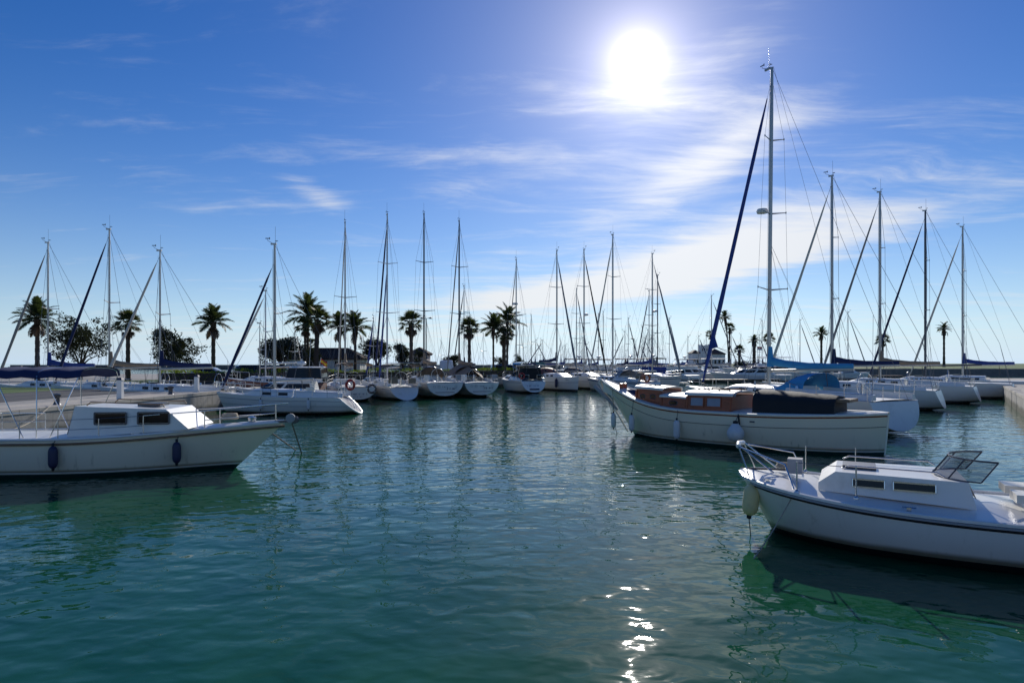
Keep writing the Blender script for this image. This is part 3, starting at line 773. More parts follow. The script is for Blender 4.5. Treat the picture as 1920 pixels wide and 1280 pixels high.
def sailboat(label, pos, th, L, H, group='sailing yachts moored in the harbour', B=None, F=1.25, hm='white', **o):
    root = thing('sailing_yacht', label, 'sailboat', (pos[0], pos[1], 0), th + PI / 2, group)
    B = B or 0.31 * L
    k = o.get('mastpos', 0.42)
    hull = Hull(-(1 - k) * L, k * L, B, F, F * o.get('bowrise', 1.22), wst=o.get('wst', 0.80), overhang=o.get('ov', 0.07 * L), trake=o.get('trake', 0.45), zst=o.get('zst', 0.12), Fs=F * o.get('sternrise', 0.97), bowpow=o.get('bp', 1.9))
    hi = o.get('detail', 1)
    hull.build(H_[hm] if isinstance(hm, str) else hm, M[o.get('deckm', 'deck')], root, 22 if hi else 14, 8 if hi else 6, rail=M[o.get('rail', 'gel')], transom_mat=M[o.get('transomm', 'gel')], stripes=o.get('stripes', ()))
    ch = o.get('cabin', 0.42)
    top = coachroof(root, hull, -0.16 * L, 0.21 * L, ch, wins=o.get('wins', 3 if hi else 1), wl=0.55 if hi else 0.9)
    zf = top(0.0)
    rig(root, hull, H, zf - 0.04, L, o)
    if hi:
        rails(root, hull, n=o.get('nst', 6))
        zd = hull.F
        # cockpit coamings, seats and wheel pedestal
        for s in (1, -1):
            b = MB(); w = B * 0.34
            b.loft([[Vector((-0.17 * L, s * (w - .12), zd + 0.42)), Vector((-0.17 * L, s * w, zd + .40)), Vector((-0.17 * L, s * (w + .16), zd)), Vector((-0.17 * L, s * (w - .12), zd))],
                    [Vector((-0.50 * L, s * (w - .14), zd + 0.26)), Vector((-0.50 * L, s * (w - .02), zd + .24)), Vector((-0.50 * L, s * (w + .12), zd)), Vector((-0.50 * L, s * (w - .14), zd))]], True, True)
            b.build('coaming', M['gel'], root, 30)
            b = MB(); b.tube([(-0.22 * L, s * (w + .05), zd + .40), (-0.22 * L, s * (w + .05), zd + .52)], [0.075, 0.05], 10); b.build('winch', M['steel'], root)
        if o.get('wheel', True): wheel(root, -0.40 * L, 0, zd + 0.62, o.get('wheelR', 0.55))
        if o.get('hood'): sprayhood(root, -0.235 * L, -0.10 * L, B * 0.33, zd + ch * 0.6, o.get('hoodh', 0.85), o['hood'], o.get('hoodwin', True))
        if o.get('bimini'): bimini(root, -0.52 * L, -0.27 * L, B * 0.37, zd + o.get('bimz', 1.95), zd + 0.1, o['bimini'])
    root['_B'] = B
    del root['_B']
    return root, hull

def motoryacht(label, pos, th, L, group='motor yachts along the quays', B=None, F=1.15, hm='white', fly=True, hardtop=True, hood=None, k=1.0, winm='glass', rail=True, topm='gel', arch=True, fb=1.35):
    root = thing('motor_yacht', label, 'motor yacht', (pos[0], pos[1], 0), th + PI / 2, group)
    B = B or 0.33 * L
    hull = Hull(-0.5 * L, 0.5 * L, B, F, F * fb, wst=0.9, smax=0.35, overhang=0.11 * L, trake=-0.1, zst=-0.2, bowpow=2.2, e1=0.55, e2=0.85, flare=0.45)
    hull.build(H_[hm], M['deck'], root, 18, 7, rail=M['gel'], stripes=((0.72, M['ink'], 0.018),))
    z0 = F
    # superstructure in two steps, each a swept block with its own window band
    def block(x0, x1, w, zb, hgt, name, rake_f, rake_a, inset=0.12, m=topm):
        b = MB(); ringb = []; pts = 8
        def ring(z, xa, xb, ww):
            return [Vector(q) for q in ((xa, ww * .96, z), (xa + (xb - xa) * .55, ww, z), (xb - (xb - xa) * .16, ww * .82, z), (xb, ww * .36, z), (xb, -ww * .36, z), (xb - (xb - xa) * .16, -ww * .82, z), (xa + (xb - xa) * .55, -ww, z), (xa, -ww * .96, z))]
        r0 = ring(zb, x0, x1, w); r1 = ring(zb + hgt, x0 + rake_a, x1 - rake_f, w - inset)
        b.loft([r0, r1], True, True); o = b.build(name, M[m], root, 25)
        n = 0
        for i in range(7):
            a0, a1, c0, c1 = r0[i], r0[i + 1], r1[i], r1[i + 1]
            q = [a0.lerp(c0, .40).lerp(a1.lerp(c1, .40), .07), a1.lerp(c1, .40).lerp(a0.lerp(c0, .40), .07), a1.lerp(c1, .86).lerp(a0.lerp(c0, .86), .07), a0.lerp(c0, .86).lerp(a1.lerp(c1, .86), .07)]
            nn = (q[1] - q[0]).cross(q[3] - q[0]).normalized()
            if nn.dot(q[0] - Vector(((x0 + x1) / 2, 0, zb))) < 0: nn = -nn
            bb = MB(); bb.loft([[p - nn * .02 for p in q], [p + nn * .012 for p in q]], True, True); bb.build('window', M[winm], o, 0)
        return r1
    r1 = block(-0.28 * L, 0.26 * L, B * 0.40, z0 - .02, 0.95 * k, 'deckhouse', 0.16 * L, 0.02 * L)
    zt = z0 + 0.95 * k
    if fly:
        b = MB(); rr = [p.copy() for p in r1]; cx = sum(p.x for p in rr) / 8
        b.loft([[Vector(((p.x - cx) * 1.0 + cx - .3, p.y * 1.02, zt - .01)) for p in rr], [Vector(((p.x - cx) * .96 + cx - .3, p.y * 1.05, zt + .42 * k)) for p in rr], [Vector(((p.x - cx) * .90 + cx - .3, p.y * .92, zt + .42 * k)) for p in rr], [Vector(((p.x - cx) * .86 + cx - .3, p.y * .9, zt + .1)) for p in rr]], True, True)
        b.build('flybridge', M[topm], root, 30)
    if hardtop:
        zz = zt + 1.55 * k if fly else zt + 0.35
        b = MB(); b.loft([[Vector((x, B * .38 * math.cos(PI * j / 8), zz + .10 * math.sin(PI * j / 8))) for j in range(9)] for x in (-0.30 * L, -0.1 * L, 0.06 * L)], False, False)
        b.loft([[Vector((x, B * .38 * math.cos(PI * j / 8), zz - .07 + .08 * math.sin(PI * j / 8))) for j in range(9)] for x in (-0.30 * L, -0.1 * L, 0.06 * L)], False, False, flip=True)
        b.build('hardtop', M[hood or topm], root, 60)
        for s in (1, -1):
            for xa, xb in ((-0.26 * L, -0.29 * L), (0.02 * L, 0.09 * L)):
                b = MB(); b.tube([(xb, s * B * .37, zt), (xa, s * B * .36, zz)], 0.035, 6); b.build('support', M['steel'], root)
    if arch:
        zz = (zt + 1.6 * k if fly and hardtop else zt + 0.4 * k); xx = -0.14 * L
        b = MB(); b.lathe([(0.05, 0), (0.07, .22), (0.28, .26), (0.32, .36), (0.27, .47), (0.05, .5)], 14, Matrix.Translation((xx, 0, zz))); b.build('radar_dome', M['gel'], root)
        b = MB(); b.tube([(xx - .3, .3, zz), (xx - .5, .3, zz + 1.7)], 0.012, 4); b.build('antenna', M['wire'], root)
    if rail: rails(root, hull, bowlen=L * 0.42, pushpit=False, lifelines=False, hgt=0.6)
    b = MB(); b.box((-0.53 * L, 0, 0.28), (0.10 * L, B * .8, 0.10)); b.build('swim_platform', M['teak'], root, 0)
    return root, hull
H_ = H
# ------------------------------------------------------------------ palms
def feather_mesh(seed, n=34):
    """one pinnate leaf of unit length: arched midrib along +x with two rows of hanging leaflets"""
    rnd = random.Random(seed); b = MB(); pts = []
    arch = rnd.uniform(0.36, 0.50); sw = rnd.uniform(-.06, .06)
    f = lambda t: Vector((t * (1 - 0.08 * t), sw * t * t, 0.24 * t - arch * t ** 2.6))
    for i in range(9): pts.append(f(i / 8))
    b.tube(pts, [0.016 * (1 - .8 * i / 8) for i in range(9)], 4)
    for i in range(n):
        t = 0.16 + 0.83 * i / (n - 1); p = f(t); d = (f(min(1, t + .02)) - f(t - .02)).normalized()
        for s in (1, -1):
            l = 0.27 * math.sin(PI * min(1, (t * 0.93 + 0.10))) ** 0.6 * rnd.uniform(.8, 1.12)
            sd = Vector((0, s, 0)) - d * d.dot(Vector((0, s, 0))); sd.normalize()
            e = p + (d * 0.62 + sd * 0.66 + Vector((0, 0, rnd.uniform(-.30, .10)))).normalized() * l
            w = d * 0.016; mdl = (p + e) / 2 + Vector((0, 0, .012))
            b.add([p - w, p + w, mdl + w * 1.1, e, mdl - w * 1.1], [(0, 1, 2, 4), (4, 2, 3)])
    me = b.build('leaf_tmp', [], None, 0); m = me.data; bpy.data.objects.remove(me); return m
def fan_mesh(seed, n=20):
    """one palmate leaf of unit length: bare stalk, then a pleated fan with split drooping tips"""
    rnd = random.Random(seed); b = MB(); st = 0.46
    b.tube([(0, 0, 0), (st * .5, 0, .03), (st, 0, .02)], [.016, .012, .010], 4)
    for i in range(n):
        a = (-1.35 + 2.7 * i / (n - 1)) + rnd.uniform(-.03, .03); l = (1 - st) * (1.0 - .10 * abs(a)) * rnd.uniform(.9, 1.12); wd = 0.075
        o = Vector((st, 0, .02)); u = Vector((math.cos(a), math.sin(a), 0)); v = Vector((-math.sin(a), math.cos(a), 0))
        dr = rnd.uniform(.05, .30)
        m1 = o + u * l * .45 + Vector((0, 0, .03)); e = o + u * l * .92 + Vector((0, 0, -dr * l))
        b.add([o, m1 - v * wd * .5 * l * 1.6, m1 + Vector((0, 0, .02)), m1 + v * wd * .5 * l * 1.6, e], [(0, 1, 2), (0, 2, 3), (1, 4, 2), (2, 4, 3)])
    me = b.build('leaf_tmp', [], None, 0); m = me.data; bpy.data.objects.remove(me); return m
def with_mat(me, m):
    c = me.copy(); c.materials.clear(); c.materials.append(m); return c
FEA = [feather_mesh(k) for k in range(4)]; FAN = [fan_mesh(k) for k in range(4)]
FEA_L = [with_mat(m, M['frond']) for m in FEA]; FEA_D = [with_mat(m, M['deadfrond']) for m in FEA]
FAN_L = [with_mat(m, M['frondfan']) for m in FAN]; FAN_D = [with_mat(m, M['deadfrond']) for m in FAN]

def palm(label, px, base_d, top_py, kind, reach, tr, nf=34, dead=8, lean=0.0, base_z=GZ, boss=1.35, seed=0, group='palms on the quay', lo=-28, hi=80, xoff=0.0):
    rnd = random.Random(seed + int(px)); X = lat(px, base_d) + xoff
    root = thing('palm_tree', label, 'palm', (X, base_d, base_z), 0, group)
    h = zat(top_py, base_d) - base_z
    if kind == 'feather': h -= reach * 0.80
    else: h -= reach * 0.72
    n = 16; pts = []; rs = []
    for i in range(n + 1):
        t = i / n; pts.append(Vector((lean * t * t, lean * .3 * t, h * t)))
        r = tr * (1.25 - .3 * min(1, t * 3) - .08 * t)
        if t > .78: r = tr * (0.9 + (boss - 0.9) * math.sin((t - .78) / .22 * PI * .62))
        rs.append(r * (1 + .07 * (-1) ** i))
    b = MB()
    # ringed trunk
    fine = []; fr = []
    for i in range(n * 3 + 1):
        t = i / (n * 3) * n; k = min(n - 1, int(t)); u = t - k
        fine.append(pts[k].lerp(pts[k + 1], u)); fr.append((rs[k] * (1 - u) + rs[k + 1] * u) * (1.0 + .06 * ((i % 2) * 2 - 1)))
    b.tube(fine, fr, 10)
    # stubs of old leaf stalks under the crown
    for k in range(26 if tr > .2 else 14):
        t = rnd.uniform(.74, .99); i = int(t * n); a = rnd.uniform(0, 2 * PI); p = pts[i]
        u = Vector((math.cos(a), math.sin(a), .7)).normalized(); b.tube([p + u * rs[i] * .8, p + u * (rs[i] + tr * .55)], [tr * .16, tr * .08], 4)
    b.build('trunk', M['bark'], root, 50)
    top = pts[-1]
    ga = 2.39996
    for k in range(nf + dead):
        isdead = k >= nf
        t = k / nf if not isdead else 1
        el = math.radians(hi + (lo - hi) * t ** 0.85 + rnd.uniform(-7, 7)) if not isdead else math.radians(rnd.uniform(-76, -52))
        az = k * ga + rnd.uniform(-.25, .25); ln = reach * rnd.uniform(.86, 1.1) * (1 if not isdead else .8)
        me = (FEA_L if kind == 'feather' else FAN_L)[k % 4] if not isdead else (FEA_D if kind == 'feather' else FAN_D)[k % 4]
        Mx = Matrix.Translation(top + Vector((0, 0, -.15 * (t if not isdead else 2.0)))) @ Matrix.Rotation(az, 4, 'Z') @ Matrix.Rotation(-el + (math.radians(-10) if kind == 'feather' else 0), 4, 'Y') @ Matrix.Rotation(rnd.uniform(-.5, .5), 4, 'X') @ Matrix.Diagonal((ln, ln, ln, 1))
        inst(me, root, Mx, 'frond')
    return root

# ------------------------------------------------------------------ broad-leaved trees, shrubs, hedge
def leaf_cloud(b, centres, n, spread, size, rnd, flat=1.0):
    for c, rad in centres:
        for _ in range(n):
            d = Vector((rnd.gauss(0, 1), rnd.gauss(0, 1), rnd.gauss(0, 1) * flat)).normalized() * rad * (rnd.uniform(.3, 1.0) ** .7 if rnd.random() < .8 else rnd.uniform(.9, 1.75)) * spread
            p = Vector(c) + d; s = size * rnd.uniform(.6, 1.3)
            u = Vector((rnd.gauss(0, 1), rnd.gauss(0, 1), rnd.gauss(0, .6))).normalized(); v = u.orthogonal().normalized()
            b.add([p - u * s, p + v * s * .45, p + u * s, p - v * s * .45], [(0, 1, 2, 3)])
def tree(label, px, d, top_py, width, base_z=GZ, trunk_r=.22, fork=1.2, m='leaf', seed=1, clumps=70, n=110, size=.13, name='tree', group='dark trees on the quay', cy=None):
    rnd = random.Random(seed); X = lat(px, d)
    root = thing(name, label, 'tree', (X, d, base_z), 0, group)
    h = zat(top_py, d) - base_z; zc = fork + (h - fork) * .52; rz = (h - fork) * .55
    b = MB(); cs = []
    # uneven crown: lobes of different size on the limbs, clumps of leaves spread over each lobe
    lobes = []
    for k in range(8):
        a = k * 2.4 + rnd.uniform(-.5, .5); rr = rnd.uniform(.30, .72) if k else 0
        lobes.append((Vector((math.cos(a) * width / 2 * rr, math.sin(a) * width * .40 * rr, zc + rnd.uniform(-.55, .5) * rz * (1 if k else -.5))), rnd.uniform(.26, .46)))
    for k in range(clumps):
        lc, lr = lobes[k % 8]; a = rnd.uniform(0, 2 * PI); e = math.asin(rnd.uniform(-.6, 1)); rr = rnd.uniform(.6, 1.08) * lr
        c = lc + Vector((math.cos(a) * math.cos(e) * width * .62 * rr, math.sin(a) * math.cos(e) * width * .55 * rr, math.sin(e) * rz * 1.25 * rr))
        c.z = max(fork * .75, c.z)
        cs.append((c, rnd.uniform(.30, .75) * min(width, h) * .15 + .1))
    leaf_cloud(b, cs, int(n * 1.15), 1, size * 1.1, rnd)
    cr = b.build('crown', M[m], root, 0)
    b = MB(); b.tube([(0, 0, 0), (.06, 0, fork * .5), (.02, .03, fork)], [trunk_r * 1.25, trunk_r, trunk_r * .9], 8)
    for k in range(7):
        c = cs[rnd.randrange(len(cs))][0]; b.tube([(0, 0, fork * .92), Vector((c.x * .35, c.y * .35, fork + (c.z - fork) * .5)), c], [trunk_r * .6, trunk_r * .35, trunk_r * .1], 6)
    b.build('trunk', M['barkd'], root, 60)
    return root
def shrub(label, px, d, w, hgt, base_z=GZ, seed=1, m='leaf2', group='shrubs', X=None, size=.09):
    rnd = random.Random(seed); root = thing('shrub', label, 'shrub', (lat(px, d) if X is None else X, d, base_z), 0, group)
    b = MB(); cs = [(Vector((rnd.uniform(-.42, .42) * w, rnd.uniform(-.4, .4) * min(w, 2.0), rnd.uniform(.2, .85) * hgt)), .26 * hgt + .1) for _ in range(26)]
    leaf_cloud(b, cs, 50, 1, size, rnd); b.build('foliage', M[m], root, 0)
    b = MB()
    for k in range(5): b.tube([(rnd.uniform(-.1, .1), 0, 0), cs[k][0]], [.04, .015], 5)
    b.build('stem', M['barkd'], root, 60)
    return root
def hedge(label, pts, hgt, wid, seed=5):
    rnd = random.Random(seed); root = thing('hedge', label, 'hedge', (*pts[0], GZ), 0)
    o = Vector((*pts[0], 0)); b = MB(); core = MB()
    for i in range(len(pts) - 1):
        a, c = Vector((*pts[i], 0)) - o, Vector((*pts[i + 1], 0)) - o; L = (c - a).length; nrm = Vector((-(c - a).y, (c - a).x, 0)).normalized()
        core.bar(a + Vector((0, 0, hgt * .42)), c + Vector((0, 0, hgt * .42)), wid * .7, hgt * .8)
        for _ in range(int(L * 150)):
            t = rnd.random(); y = rnd.uniform(-.5, .5) * wid; z = rnd.uniform(.05, 1) * hgt
            if abs(y) < wid * .33 and z < hgt * .8: z = hgt * rnd.uniform(.8, 1.05)
            hh = 1 + .10 * math.sin(t * L * .9 + i) + .06 * math.sin(t * L * 2.7)
            p = a.lerp(c, t) + nrm * y + Vector((0, 0, z * hh)); s = rnd.uniform(.05, .11)
            u = Vector((rnd.gauss(0, 1), rnd.gauss(0, 1), rnd.gauss(0, .7))).normalized(); v = u.orthogonal().normalized()
            b.add([p - u * s, p + v * s * .55, p + u * s, p - v * s * .55], [(0, 1, 2, 3)])
    b.build('foliage', M['hedge'], root, 0); core.build('branches', M['barkd'], root, 0)
    return root

# ------------------------------------------------------------------ houses
def wall_with_holes(b, p0, p1, z0, z1, holes, thick=.25):
    """vertical wall p0->p1 (outside on its right-hand side) with rectangular openings (u0,u1,v0,v1)"""
    a, c = Vector((*p0, 0)), Vector((*p1, 0)); L = (c - a).length; u = (c - a) / L; n = Vector((u.y, -u.x, 0))
    us = sorted({0, L, *[h[0] for h in holes], *[h[1] for h in holes]}); vs = sorted({z0, z1, *[h[2] for h in holes], *[h[3] for h in holes]})
    pt = lambda x, z, t: a + u * x + Vector((0, 0, z)) - n * t
    for i in range(len(us) - 1):
        for k in range(len(vs) - 1):
            xm, zm = (us[i] + us[i + 1]) / 2, (vs[k] + vs[k + 1]) / 2
            if any(h[0] < xm < h[1] and h[2] < zm < h[3] for h in holes): continue
            b.quad(pt(us[i], vs[k], 0), pt(us[i + 1], vs[k], 0), pt(us[i + 1], vs[k + 1], 0), pt(us[i], vs[k + 1], 0))
    for h in holes:
        q = [(h[0], h[2]), (h[1], h[2]), (h[1], h[3]), (h[0], h[3])]
        for i in range(4):
            (x0, y0), (x1, y1) = q[i], q[(i + 1) % 4]
            b.quad(pt(x0, y0, 0), pt(x0, y0, thick), pt(x1, y1, thick), pt(x1, y1, 0))
    return u, n, pt
def hip_roof(root, x0, x1, y0, y1, z, rise, over=.35, name='roof', ribs=True, pitch=.30):
    xa, xb, ya, yb = x0 - over, x1 + over, y0 - over, y1 + over
    w = min(xb - xa, yb - ya) / 2; ym = (ya + yb) / 2; xm = (xa + xb) / 2
    if xb - xa >= yb - ya: r0, r1 = Vector((xa + w, ym, z + rise)), Vector((xb - w, ym, z + rise))
    else: r0, r1 = Vector((xm, ya + w, z + rise)), Vector((xm, yb - w, z + rise))
    A, B_, C_, D = Vector((xa, ya, z)), Vector((xb, ya, z)), Vector((xb, yb, z)), Vector((xa, yb, z))
    b = MB()
    if xb - xa >= yb - ya: faces = [(A, B_, r1, r0), (B_, C_, r1, None), (C_, D, r0, r1), (D, A, r0, None)]
    else: faces = [(A, B_, r0, None), (B_, C_, r1, r0), (C_, D, r1, None), (D, A, r0, r1)]
    for f in faces:
        q = [p for p in f if p is not None]; b.add(q, [tuple(range(len(q)))])
    b.add([A, B_, C_, D], [(3, 2, 1, 0)])
    b.box((xm, ym, z - .07), (xb - xa - .1, yb - ya - .1, .13))
    o = b.build(name, M['tile'], root, 0)
    if ribs:
        t = MB()
        for f in faces:
            a, c = f[0], f[1]; L = (c - a).length; u = (c - a) / L
            top = [p for p in f[2:] if p is not None]
            nrm = (c - a).cross(top[0] - a).normalized()
            if nrm.z < 0: nrm = -nrm
            inw = nrm.cross(u); 
            if inw.z < 0: inw = -inw
            slope_len = ((top[0] - a) - u * (top[0] - a).dot(u)).length
            if len(top) == 2:
                ua, ub = sorted(((top[0] - a).dot(u), (top[1] - a).dot(u)))
            else: ua = ub = (top[0] - a).dot(u)
            k = pitch / 2
            while k < L:
                h = slope_len * (k / ua if k < ua else (1 if k <= ub else (L - k) / (L - ub)))
                if h > .2: t.tube([a + u * k + nrm * .02, a + u * k + inw * (h - .05) + nrm * .02], .085, 6)
                k += pitch
        tt = t.build('roof_tiles', M['tile'], o, 60); tt['kind'] = 'stuff'
        r = MB()
        for p in (A, D): r.tube([p + Vector((0, 0, .06)), r0 + Vector((0, 0, .06))], .12, 6)
        for p in (B_, C_): r.tube([p + Vector((0, 0, .06)), (r1 if xb - xa >= yb - ya else (r0 if p is B_ else r1)) + Vector((0, 0, .06))], .12, 6)
        r.tube([r0 + Vector((0, 0, .06)), r1 + Vector((0, 0, .06))], .12, 6); r.build('ridge', M['tile'], o, 60)
    return o
def house(label, x0, x1, y0, y1, z0, z1, rise, front_holes=(), left_holes=(), arch=True, name='house', group=None, m='plaster', over=.35):
    root = thing(name, label, 'house', ((x0 + x1) / 2, y0, z0), 0, group); o = root.location.copy()
    X0, X1, Y0, Y1, Z1 = x0 - o.x, x1 - o.x, 0, y1 - y0, z1 - z0
    b = MB()
    u, n, pt = wall_with_holes(b, (X0, Y0), (X1, Y0), 0, Z1, front_holes)
    wall_with_holes(b, (X1, Y0), (X1, Y1), 0, Z1, []); wall_with_holes(b, (X1, Y1), (X0, Y1), 0, Z1, []); wall_with_holes(b, (X0, Y1), (X0, Y0), 0, Z1, left_holes)
    b.box(((X0 + X1) / 2, Y0 - .04, Z1 - .14), (X1 - X0 + .1, .1, .22))
    b.build('wall', M[m], root, 0)
    for h in front_holes:
        w = MB(); q = [pt(h[0], h[2], .16), pt(h[1], h[2], .16), pt(h[1], h[3], .16), pt(h[0], h[3], .16)]; w.quad(*q); win = w.build('window' if h[2] > .5 else 'door', M['glass'] if h[2] > .5 else M['navy_vinyl'], root, 0)
        f = MB()
        for i in range(4): f.bar(q[i] + Vector((0, -.02, 0)), q[(i + 1) % 4] + Vector((0, -.02, 0)), .06, .06)
        mid = (q[0] + q[1]) / 2; f.bar(mid + Vector((0, -.02, 0)), mid + Vector((0, -.02, h[3] - h[2])), .05, .05); f.build('frame', M['gel'], win, 0)
        if arch and h[2] > .5:
            a = MB(); cx = (h[0] + h[1]) / 2; R = (h[1] - h[0]) / 2 + .06; pts = [pt(cx + R * math.cos(PI * k / 10), h[3] + R * .8 * math.sin(PI * k / 10) , -.02) for k in range(11)]
            a.tube(pts, .05, 5); a.build('arch_moulding', M[m], win, 60)
            s = MB(); s.bar(pt(h[0] - .1, h[2] - .04, -.06), pt(h[1] + .1, h[2] - .04, -.06), .14, .07); s.build('sill', M[m], win, 0)
    hip_roof(root, X0, X1, Y0, Y1, Z1 + .002, rise, over)
    return root

# ------------------------------------------------------------------ vehicles
def car(label, X, Y, rz, kind, m, z=GZ):
    name = {'van': 'van', 'car': 'parked_car', 'suv': 'parked_car'}[kind]
    root = thing(name, label, 'van' if kind == 'van' else 'car', (X, Y, z), rz, 'vehicles parked behind the hedge')
    if kind == 'van': L, Wd, prof, gl = 4.9, 1.9, [(-2.4, .35), (-2.42, 1.2), (-2.3, 2.15), (-2.1, 2.25), (.9, 2.25), (1.15, 2.15), (1.75, 1.25), (2.35, 1.05), (2.45, .6), (2.4, .35)], [(0.35, 1.45)]
    elif kind == 'suv': L, Wd, prof, gl = 4.5, 1.85, [(-2.2, .4), (-2.25, .95), (-2.05, 1.6), (-1.8, 1.7), (.3, 1.7), (.55, 1.62), (1.15, 1.08), (2.05, .95), (2.25, .7), (2.2, .38)], []
    else: L, Wd, prof, gl = 4.2, 1.75, [(-2.05, .35), (-2.12, .85), (-1.75, 1.05), (-1.35, 1.42), (-.9, 1.47), (.25, 1.45), (.45, 1.38), (1.05, .95), (1.95, .8), (2.1, .6), (2.08, .32)], []
    b = MB(); rings = []
    zb = max(p[1] for p in prof)
    for y, k in ((-Wd / 2, .93), (-Wd / 2 + .08, 1.0), (Wd / 2 - .08, 1.0), (Wd / 2, .93)):
        row = []
        for x, zz in prof:
            tum = 1 - .16 * max(0, (zz - 1.0) / max(.1, zb - 1.0)) if zz > 1.0 else 1
            row.append(Vector((x * (.985 if k < 1 else 1), y * tum, .35 + (zz - .35) * (k if zz > .5 else 1))))
        rings.append(row)
    b.loft(rings, True, True); body = b.build('body', M[m], root, 40)
    zt = zb - .10; zg = .98 if kind != 'van' else 1.3
    def side_pane(xa, xb, xa2, xb2, nm='window'):
        for s in (1, -1):
            y0 = Wd / 2; tm = lambda q: y0 * (1 - .16 * max(0, (q - 1.0) / (zb - 1.0))) - .055
            w = MB(); w.add([(xa, s * tm(zg), zg), (xb, s * tm(zg), zg), (xb2, s * tm(zt), zt), (xa2, s * tm(zt), zt), (xa, s * (tm(zg) + .075), zg), (xb, s * (tm(zg) + .075), zg), (xb2, s * (tm(zt) + .075), zt), (xa2, s * (tm(zt) + .075), zt)], [(0, 1, 2, 3), (4, 5, 6, 7), (0, 1, 5, 4), (1, 2, 6, 5), (2, 3, 7, 6), (3, 0, 4, 7)])
            w.build(nm, M['glass'], root, 0)
    if kind == 'van': side_pane(.35, 1.5, .35, 1.0)
    elif kind == 'suv': side_pane(-.5, .95, -.5, .42); side_pane(-1.95, -.6, -1.8, -.6)
    else: side_pane(-.4, .85, -.4, .3); side_pane(-1.4, -.5, -1.1, -.5)
    for x, s in ((-L * .31, 1), (-L * .31, -1), (L * .31, 1), (L * .31, -1)):
        w = MB(); w.torus((x, s * (Wd / 2 - .11), .33), .24, .09, 'Y', 18, 8); wh = w.build('wheel', M['rubber'], root, 60)
        r = MB(); r.lathe([(.02, -.03), (.2, -.03), (.2, .03), (.02, .05)], 12, Matrix.Translation((x, s * (Wd / 2 - .07), .33)) @ Matrix.Rotation(PI / 2 * -s, 4, 'X')); r.build('rim', M['steel'], wh)
    for s in (1, -1):
        w = MB(); w.box((prof[-2][0] - .02, s * Wd * .36, .72), (.08, .34, .14)); w.build('headlight', M['steel'], root, 0)
        w = MB(); w.box((prof[1][0] + .0, s * Wd * .38, .88), (.08, .2, .2)); w.build('tail_light', M['redlens'], root, 0)
    return root

def lamp_post(label, X, Y, h, arms=2, z=GZ, arm=1.2, group='lamp posts on the quay'):
    root = thing('lamp_post', label, 'lamp post', (X, Y, z), 0, group)
    b = MB(); b.lathe([(.16, 0), (.16, .3), (.09, .4), (.055, h)], 10); b.build('post', M['lamp'], root)
    for s in ((1, -1) if arms == 2 else (1,)):
        b = MB(); b.tube([(0, 0, h - .05), (s * arm * .5, 0, h + .05), (s * arm, 0, h + .05)], .03, 6); b.build('arm', M['lamp'], root, 60)
        b = MB(); b.lathe([(.03, .14), (.15, .08), (.28, 0), (.24, -.05), (.04, -.08)], 12, Matrix.Translation((s * arm, 0, h + .03))); b.build('lantern', M['lamp'], root, 60)
    return root
# ------------------------------------------------------------------ boats of the row, stern to the open water
def stern_boat(label, stern_px, stern_py, mast_px, top_py, L=12.0, **o):
    d = dwater(stern_py); k = o.get('mastpos', 0.42); th, mp = seat(stern_px, d, mast_px, (1 - k) * L)
    return sailboat(label, mp, th, L, zat(top_py, mp.y), **o)
def bow_boat(label, bow_px, bow_py, mast_px, top_py, L=12.0, **o):
    d = dwater(bow_py) if bow_py else o.pop('bow_d'); k = o.get('mastpos', 0.42); th, mp = seat(bow_px, d, mast_px, (k - 0.06) * L)
    return sailboat(label, mp, th + PI, L, zat(top_py, mp.y), **o)

# left: white sloop lying with her scoop stern to the right
dM = dwater(775)
rM, hM = sailboat('small white sloop at left, scoop stern with red lifebuoy, bow out of the photo', (lat(515, dM), dM), math.radians(91), 8.6, zat(458, dM), F=1.02, B=2.95, mastpos=0.40, hm='white2',
    jib='navy', jr=0.075, spreaders=1, wins=2, cabin=0.40, trake=1.15, zst=0.02, sternrise=0.92, mr=0.085, boom=2.3, boomz=.5, cover=None, transomm='grey_canvas', spw=.9, stripes=((0.80, M['ink'], 0.010), (0.5, M['ink'], 0.008)), nst=5, wheel=False, frac=0.9)
lifebuoy('red ring lifebuoy on the stern rail of the small white sloop', world_of(rM, (-4.75, 1.05, 1.75)), 0.27, 'red_ring', math.radians(91 + 90) + 1.2, group='lifebuoys')
for i, (x, w) in enumerate(((0.4, 'nearer her bow'), (-2.45, 'nearer her stern'))):
    p = hM.at(x, 0.62, 1); q = hM.at(x, 1.0, 1)
    fender('grey white fender on the side of the small white sloop, the one ' + w, world_of(rM, (p.x, p.y + 0.11, 0.62)), 0.58, 0.10, world_of(rM, (q.x, q.y + .02, 1.02)), group='fenders on the small white sloop')
b = MB(); r0_ = hM.rings(22, 8)[0]; b.tube([p + Vector((-.02, 0, 0)) for p in r0_], .055, 6); b.build('scoop_rim', M['gel'], rM, 60)
# stepped scoop of the stern
b = MB(); b.box((-4.55, 0, 0.30), (0.55, 1.3, 0.06)); b.box((-4.20, 0, 0.56), (0.35, 1.4, 0.06)); b.build('swim_step', M['gel'], rM, 0)
b = MB()
for s in (.25, -.25): b.tube([(-4.9, s, .12), (-4.75, s, .55), (-4.5, s, .85)], .016, 5)
for z in (.2, .4, .6): b.tube([(-4.86 + z * .25, .25, z), (-4.86 + z * .25, -.25, z)], .014, 5)
b.build('boarding_ladder', M['steel'], rM, 60)
b = MB(); b.box((-2.35, .78, 1.40), (.5, .06, .38)); b.build('dodger', M['cream'], rM, 0)

